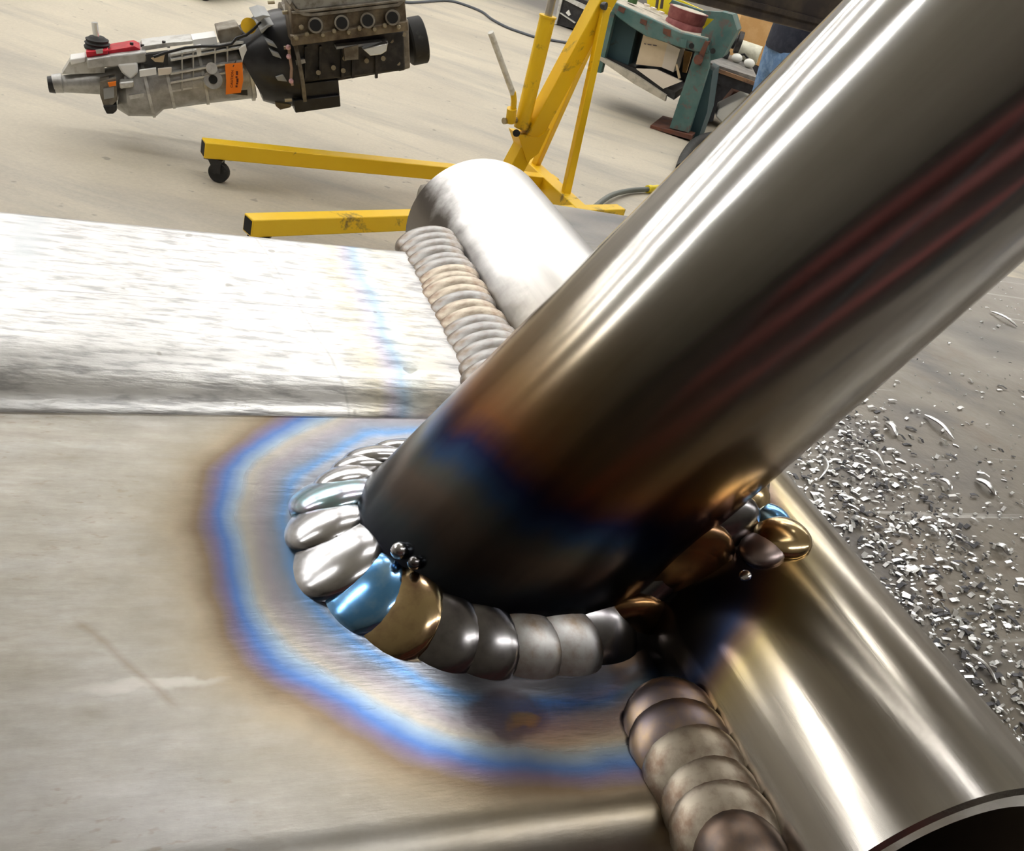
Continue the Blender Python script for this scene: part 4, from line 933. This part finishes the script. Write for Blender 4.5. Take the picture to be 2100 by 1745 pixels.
# ------------------------------------------------------------------ black work bench with its clutter, person behind
BP = vplane((0.9, 7.62), D2R(0))
BN = BP.n
def bpoly(pts, o0, o1): return G().prism([BP(x, y, o1) for x, y in pts], BN * (o0 - o1))
def workbench():
    p = BP(1450, 262); r = thing('black_work_bench', 'black work bench with a brown wooden edge beside the teal press stand', 'bench', (p.x, p.y, 0))
    bpoly([(1443, 130), (1548, 168), (1548, 176), (1441, 138)], 0.0, 0.03).build('wood_edge', 'wood', r)
    # the top runs back from the front edge
    a, b = BP(1445, 132, 0.0), BP(1549, 170, 0.0); b.z = a.z = (a.z + b.z) / 2
    G().prism([a, b, b - BN * 0.90, a - BN * 0.90], UP * 0.03).build('bench_top', 'bench_top', r)
    bpoly([(1442, 140), (1546, 176), (1540, 194), (1438, 160)], -0.03, 0.0).build('apron', 'bench_black', r)
    bpoly([(1437, 150), (1482, 166), (1462, 250), (1410, 266)], -0.40, -0.02).build('side_cabinet', 'bench_black', r)
    bpoly([(1452, 168), (1474, 176), (1464, 215), (1444, 212)], -0.03, -0.012).build('cabinet_door', 'black_paint', r)
    bpoly([(1422, 203), (1438, 136), (1444, 138), (1429, 206)], -0.01, 0.05).build('wood_strip', 'wood_pale', r)
    bpoly([(1535, 188), (1541, 190), (1516, 262), (1510, 260)], -0.55, -0.49).build('leg', 'bench_black', r)
    bpoly([(1538, 190), (1545, 192), (1520, 262), (1514, 260)], -0.06, -0.01).build('leg', 'bench_black', r)
    zt = a.z + 0.03
    def top(x, y):
        return onz(x, y, zt)
    # hearing protectors
    e = thing('ear_defenders', 'white ear defenders lying on the black work bench', 'ear defenders', top(1520, 136))
    for x, y in ((1508, 128), (1533, 139)):
        c = top(x, y); G().ball(c + UP * 0.035, V((0.045, 0, 0)), V((0, 0.035, 0)), V((0, 0, 0.035)), 16, 10).build('ear_cup', 'white_plastic', e)
    c0, c1 = top(1508, 126), top(1533, 137)
    G().tube([c0 + UP * 0.05, (c0 + c1) / 2 + UP * 0.07 - BN * 0.05, c1 + UP * 0.05], 0.009, 8).build('headband', 'black', e)
    # roll of paper
    c = top(1526, 130) - BN * 0.14; wv = V((math.cos(0.15), -math.sin(0.15), 0))
    q = thing('paper_roll', 'cream roll of shop paper on the black work bench behind the ear defenders', 'roll', c)
    G().tube([c - wv * 0.06 + UP * 0.075, c + wv * 0.11 + UP * 0.075], 0.075, 28).build('paper', 'roll', q)
    G().tube([c - wv * 0.064 + UP * 0.075, c + wv * 0.114 + UP * 0.075], 0.02, 16).build('core', 'carton_tan', q)
    # dark bench machine
    c = top(1474, 116) - BN * 0.04; q = thing('bench_grinder', 'dark bench grinder at the back of the black work bench', 'bench grinder', c)
    G().box(c + UP * 0.03, (0.15, 0.12, 0.06)).build('base', 'black_paint', q, bevel=0.008)
    G().tube([c + V((-0.09, 0, 0.14)), c + V((0.09, 0, 0.14))], 0.06, 20).build('motor', 'black_paint', q)
    for k in (-1, 1):
        G().tube([c + V((k * 0.10, 0, 0.14)), c + V((k * 0.135, 0, 0.14))], 0.085, 24).build('wheel_guard', 'block', q)
    # bin under the bench, black case
    c = onz(1510, 262); q = thing('white_bin', 'white plastic bin on the floor under the black work bench', 'bin', c)
    G().prism([BP(x, y, -0.05) for x, y in ((1467, 238), (1474, 224), (1530, 196), (1548, 198), (1540, 244), (1490, 262))], -BN * 0.3).build('bin_body', 'white_plastic', q, bevel=0.01)
    q = thing('wooden_crate', 'dark brown wooden crate under the black work bench', 'crate', BP(1500, 222, -0.36))
    G().prism([BP(x, y, -0.36) for x, y in ((1477, 221), (1505, 187), (1534, 194), (1520, 210), (1490, 226))], -BN * 0.2).build('crate_side', 'rust', q)
    # cartons behind
    c = BP(1540, 84, -1.22); q = thing('tan_carton', 'stack of tan cardboard boxes standing behind the black work bench', 'carton', (c.x, c.y, 0))
    t = V((1, 0, 0)); z = 0.0
    for i, hgt in enumerate((0.42, 0.40, 0.38)):
        G().box(V((c.x + 0.06, c.y - 0.05, z + hgt / 2)), (0.50 - 0.02 * i, 0.40, hgt - 0.004)).build('box' if i else 'base_crate', 'carton_tan' if i else 'bench_black', q, bevel=0.004); z += hgt
workbench()

def skin_body(name, joints, edges, mat, parent, root=0, sub=2):
    me = bpy.data.meshes.new(name); bm = bmesh.new(); lay = bm.verts.layers.skin.verify()
    vs = []
    for i, (p, rx) in enumerate(joints):
        v = bm.verts.new(p); v[lay].radius = rx if isinstance(rx, tuple) else (rx, rx); v[lay].use_root = (i == root); vs.append(v)
    for a, b in edges: bm.edges.new((vs[a], vs[b]))
    bm.to_mesh(me); bm.free()
    tmp = bpy.data.objects.new(name, me); COL.objects.link(tmp)
    tmp.modifiers.new('skin', 'SKIN').use_smooth_shade = True
    sd = tmp.modifiers.new('sub', 'SUBSURF'); sd.levels = sub; sd.render_levels = sub
    bpy.context.view_layer.update()
    m2 = bpy.data.meshes.new_from_object(tmp.evaluated_get(bpy.context.evaluated_depsgraph_get()))
    bpy.data.objects.remove(tmp)
    m2.materials.clear(); m2.materials.append(M[mat])
    m2.polygons.foreach_set('use_smooth', [True] * len(m2.polygons))
    o = bpy.data.objects.new(name, m2); COL.objects.link(o)
    if parent: o.parent = parent; o.matrix_local = Matrix()
    WM[o.name] = WM[parent.name] if parent else Matrix()
    return o
def person():
    w = onz(1612, 127, 0.80)
    face = D2R(-72)
    r = thing('person', 'person in navy shirt and blue jeans standing by the black work bench', 'person', (w.x, w.y, 0), face)
    # local frame: x to the person's right, y forward, z up; forearms bent forward over the bench
    J = [((0, 0, 0.94), (0.15, 0.105)), ((0, 0.0, 1.10), (0.14, 0.10)), ((0, 0.01, 1.30), (0.165, 0.11)), ((0, 0.01, 1.43), (0.10, 0.075)), ((0, 0.02, 1.50), 0.056), ((0, 0.03, 1.57), (0.072, 0.085)), ((0, 0.035, 1.66), (0.078, 0.098)), ((0, 0.03, 1.73), (0.06, 0.075))]
    E = [(0, 1), (1, 2), (2, 3), (3, 4), (4, 5), (5, 6), (6, 7)]
    hands = []
    for k in (-1, 1):
        b = len(J)
        J += [((k * 0.17, 0.0, 1.40), 0.058), ((k * 0.245, -0.03, 1.24), 0.05), ((k * 0.285, -0.02, 1.10), 0.043), ((k * 0.24, 0.14, 1.05), 0.038), ((k * 0.18, 0.25, 1.01), 0.028), ((k * 0.165, 0.31, 0.995), (0.038, 0.022)), ((k * 0.155, 0.345, 0.985), (0.04, 0.02))]
        E += [(3, b), (b, b + 1), (b + 1, b + 2), (b + 2, b + 3), (b + 3, b + 4), (b + 4, b + 5), (b + 5, b + 6)]
        for f in range(4):                  # four fingers and a thumb
            n = len(J); x = k * (0.125 + 0.02 * f); L = (0.062, 0.075, 0.07, 0.055)[f]
            J += [((x, 0.355 + L * 0.45, 0.975), 0.0095), ((x - k * 0.003, 0.355 + L, 0.95), 0.008)]; E += [(b + 6, n), (n, n + 1)]
        n = len(J); J += [((k * 0.115, 0.315, 0.985), 0.011), ((k * 0.098, 0.345, 0.97), 0.009)]; E += [(b + 5, n), (n, n + 1)]
        h = len(J)
        J += [((k * 0.095, 0.0, 0.86), 0.092), ((k * 0.105, 0.02, 0.50), 0.062), ((k * 0.11, -0.015, 0.30), 0.058), ((k * 0.115, -0.02, 0.09), 0.042), ((k * 0.12, 0.02, 0.04), 0.038), ((k * 0.13, 0.13, 0.032), 0.034)]
        E += [(0, h), (h, h + 1), (h + 1, h + 2), (h + 2, h + 3), (h + 3, h + 4), (h + 4, h + 5)]
    skin_body('body', J, E, 'skin', r)
    fm = WM[r.name]; n = 24; rings = []
    for z, rx, ry, y in ((0.845, 0.175, 0.130, 0), (0.86, 0.182, 0.135, 0), (0.95, 0.182, 0.137, 0), (1.08, 0.172, 0.13, 0), (1.22, 0.18, 0.135, 0.005), (1.34, 0.185, 0.13, 0.01), (1.42, 0.15, 0.105, 0.01), (1.47, 0.085, 0.078, 0.012), (1.485, 0.068, 0.068, 0.015)):
        rings.append([fm @ V((rx * math.cos(2 * math.pi * j / n), y + ry * math.sin(2 * math.pi * j / n), z)) for j in range(n)])
    g = G().add([p for q in rings for p in q], [(i * n + j, i * n + (j + 1) % n, (i + 1) * n + (j + 1) % n, (i + 1) * n + j) for i in range(len(rings) - 1) for j in range(n)])
    for k in (-1, 1):
        g.tube([fm @ V(p) for p in ((k * 0.13, 0.0, 1.415), (k * 0.18, 0.0, 1.385), (k * 0.235, -0.025, 1.26), (k * 0.255, -0.03, 1.19))], [0.06, 0.078, 0.072, 0.07], 18, False)
    g.build('shirt', 'navy', r, 60)
    T = [((0, 0, 0.95), (0.165, 0.12)), ((0, 0, 0.88), (0.17, 0.125))]; TE = [(0, 1)]
    for k in (-1, 1):
        b = len(T); T += [((k * 0.10, 0.0, 0.78), 0.105), ((k * 0.105, 0.02, 0.50), 0.085), ((k * 0.11, -0.01, 0.28), 0.08), ((k * 0.115, -0.01, 0.08), 0.078)]; TE += [(1, b), (b, b + 1), (b + 1, b + 2), (b + 2, b + 3)]
    skin_body('jeans', T, TE, 'denim', r)
    skin_body('hair', [((0, -0.02, 1.62), (0.085, 0.085)), ((0, 0.0, 1.70), (0.088, 0.10)), ((0, 0.02, 1.76), (0.065, 0.08))], [(0, 1), (1, 2)], 'hair', r)
    fm = WM[r.name]
    for k in (-1, 1):
        g = G().prism([fm @ V((k * 0.12 + x, y, 0)) for x, y in ((-0.045, -0.09), (0.045, -0.09), (0.055, 0.08), (0.03, 0.19), (-0.03, 0.19), (-0.05, 0.08))], UP * 0.085)
        g.build('boot', 'boot', r, bevel=0.02)
        G().ball(fm @ V((k * 0.033, 0.128, 1.665)), 0.011, None, None, 10, 8).build('eye', 'white_plastic', r)
        G().ball(fm @ V((k * 0.083, 0.03, 1.65)), V((0.012, 0, 0)), V((0, 0.02, 0)), V((0, 0, 0.032)), 10, 8).build('ear', 'skin', r)
    G().ball(fm @ V((0, 0.135, 1.635)), V((0.014, 0, 0)), V((0, 0.02, 0)), V((0, 0, 0.022)), 10, 8).build('nose', 'skin', r)
    G().ball(fm @ V((0, 0.118, 1.595)), V((0.026, 0, 0)), V((0, 0.012, 0)), V((0, 0, 0.007)), 10, 8).build('mouth', 'wire_tan', r)
person()

# ------------------------------------------------------------------ storage rack arm close behind the bench
def rack():
    zb = 1.13
    p0, p1 = onz(1398, 0, zb), onz(1665, 67, zb)
    e = (p1 - p0).normalized(); n = V((e.y, -e.x, 0))
    a, b = p0 - e * 0.35, p0 + e * 2.3
    r = thing('steel_rack', 'dark brown steel rack arm with mill scale reaching in above the press', 'rack', (b.x, b.y, 0))
    G().prism([a + n * y + UP * z for y, z in ((0, 0), (-0.10, 0), (-0.10, 0.15), (0, 0.15))], b - a).build('beam', 'beam', r, bevel=0.006)
    G().prism([a + n * y + UP * z for y, z in ((0.0, 0.03), (0.012, 0.03), (0.012, 0.045), (0.0, 0.045))], b - a).build('edge_strip', 'beam', r)
    for y in (-0.55, 0.45):
        q = b + n * y
        G().box(V((q.x, q.y, 0.9)), (0.09, 0.09, 1.8), (e, n, UP)).build('post', 'beam', r)
        G().box(V((q.x, q.y, 0.01)), (0.3, 0.2, 0.02), (e, n, UP)).build('base_plate', 'beam', r)
    q = b + n * -0.05 + UP * 0.075; G().box(q, (0.09, 0.91, 0.14), (e, n, UP)).build('cross_rail', 'beam', r)
rack()

# ------------------------------------------------------------------ cart behind the hoist, hoses, dolly
def cart():
    CP = vplane(onz(1165, 60).xy, D2R(-12)); p = CP(1160, 60)
    r = thing('tool_cart', 'dark tool cart with pale steel rails behind the hoist mast', 'cart', (p.x, p.y, 0))
    def cp(pts, o0, o1): return G().prism([CP(x, y, o1) for x, y in pts], CP.n * (o0 - o1))
    cp([(1136, 48), (1152, -20), (1225, 12), (1200, 66)], -0.5, -0.03).build('cart_body', 'black_paint', r)
    for pts in (((1150, -4), (1154, -10), (1226, 22), (1222, 32)), ((1136, 50), (1141, 50), (1156, -12), (1150, -14)), ((1146, 26), (1150, 26), (1180, 46), (1178, 48)), ((1196, 66), (1201, 68), (1222, 14), (1217, 12))):
        cp(list(pts), -0.05, 0.0).build('rail', 'alu_light', r)
    cp([(1160, 26), (1166, 20), (1170, 30), (1166, 33)], -0.04, -0.01).build('glass_jar', 'white_plastic', r)
    for x, y in ((1142, 50), (1198, 68)):
        c = CP(x, y, -0.06); G().tube([V((c.x - 0.02, c.y, 0.05)), V((c.x + 0.02, c.y, 0.05))], 0.05, 16).build('wheel', 'rubber', r)
        G().bar(V((c.x, c.y, 0.05)), V((c.x, c.y, max(c.z, 0.12))), 0.03, 0.03, V((1, 0, 0))).build('wheel_fork', 'black_paint', r)
cart()
def smooth_path(P, n=8):
    out = []
    for i in range(len(P) - 1):
        a, b, c, d = P[max(i - 1, 0)], P[i], P[i + 1], P[min(i + 2, len(P) - 1)]
        for k in range(n):
            t = k / n; out.append(0.5 * ((2 * b) + (c - a) * t + (2 * a - 5 * b + 4 * c - d) * t * t + (3 * b - a - 3 * c + d) * t ** 3))
    return out + [P[-1]]
def hoses():
    pts = [onz(x, y, 0.012) for x, y in ((800, -6), (830, 4), (862, 4), (905, 1), (930, 3), (962, 13), (990, 25), (1010, 40), (1040, 56), (1070, 67), (1098, 76), (1130, 82), (1165, 88))]
    o = G().tube(smooth_path(pts), 0.012, 8).build('air_hose', 'cable', None, 60, Matrix.Translation(V((pts[4].x, pts[4].y, 0)))); tag(o, 'dark slate air hose winding across the floor behind the engine', 'hose')
    a = onz(1196, 446, 0.02); b = onz(1345, 388, 0.02)
    pts = [onz(1150, 500, 0.02), onz(1196, 446, 0.02)] + [onz(x, y, z) for x, y, z in ((1225, 420, 0.03), (1255, 400, 0.03), (1290, 391, 0.02), (1328, 388, 0.02))]
    r = thing('floor_hose', 'grey-green hose with a yellow end fitting on the floor behind the hoist leg', 'hose', (a.x, a.y, 0))
    G().tube(smooth_path(pts), 0.014, 10).build('hose_body', 'hose', r, 60)
    q = pts[-1]; e = (pts[-1] - pts[-2]).normalized()
    G().tube([q, q + e * 0.03, q + e * 0.035, q + e * 0.10], [0.022, 0.024, 0.019, 0.021], 12).build('end_fitting', 'yellow_plastic', r)
    # thick black hose beside the inclined tube
    pts = [onz(x, y, 0.03) for x, y in ((1395, 345), (1404, 320), (1420, 297), (1442, 283), (1475, 278), (1510, 290), (1540, 320))]
    o = G().tube(smooth_path(pts), 0.03, 12).build('suction_hose', 'rubber', None, 60, Matrix.Translation(V((pts[2].x, pts[2].y, 0)))); tag(o, 'thick black hose curving over the floor in front of the press foot', 'hose')
hoses()
def dolly():
    p = onz(425, 2); r = thing('equipment_dolly', 'low dolly on black caster wheels at the back of the floor', 'dolly', (p.x, p.y + 0.3, 0))
    for dx in (0.0, -0.5):
        for dy in (0.0, 0.6):
            c = V((p.x + dx, p.y + dy, 0)); caster(r, c, 0.11, 0.6)
    G().box(V((p.x - 0.25, p.y + 0.3, 0.125)), (0.62, 0.72, 0.03)).build('deck', 'bench_black', r)
dolly()

def reflection_rack():  # unseen; added so its red beams streak the inclined tube's reflection
    r = thing('reflection_rack', 'unseen rust-red rack added along the dark wall for red reflections in the tube', 'rack', shop(0.5, S0 + 0.7, 0), -YAW)
    for u in (-3.0, 0.5, 4.0):
        for y in (0.3, 1.1):
            G().box(shop(u, S0 + y, 1.9), (0.09, 0.07, 3.8), (AD, BD, UP)).build('upright', 'teal_dark', r)
    for z in (1.3, 2.5, 3.6):
        for y in (0.3, 1.1):
            G().box(shop(0.5, S0 + y, z), (7.1, 0.05, 0.28), (AD, BD, UP)).build('beam', 'maroon', r)
reflection_rack()
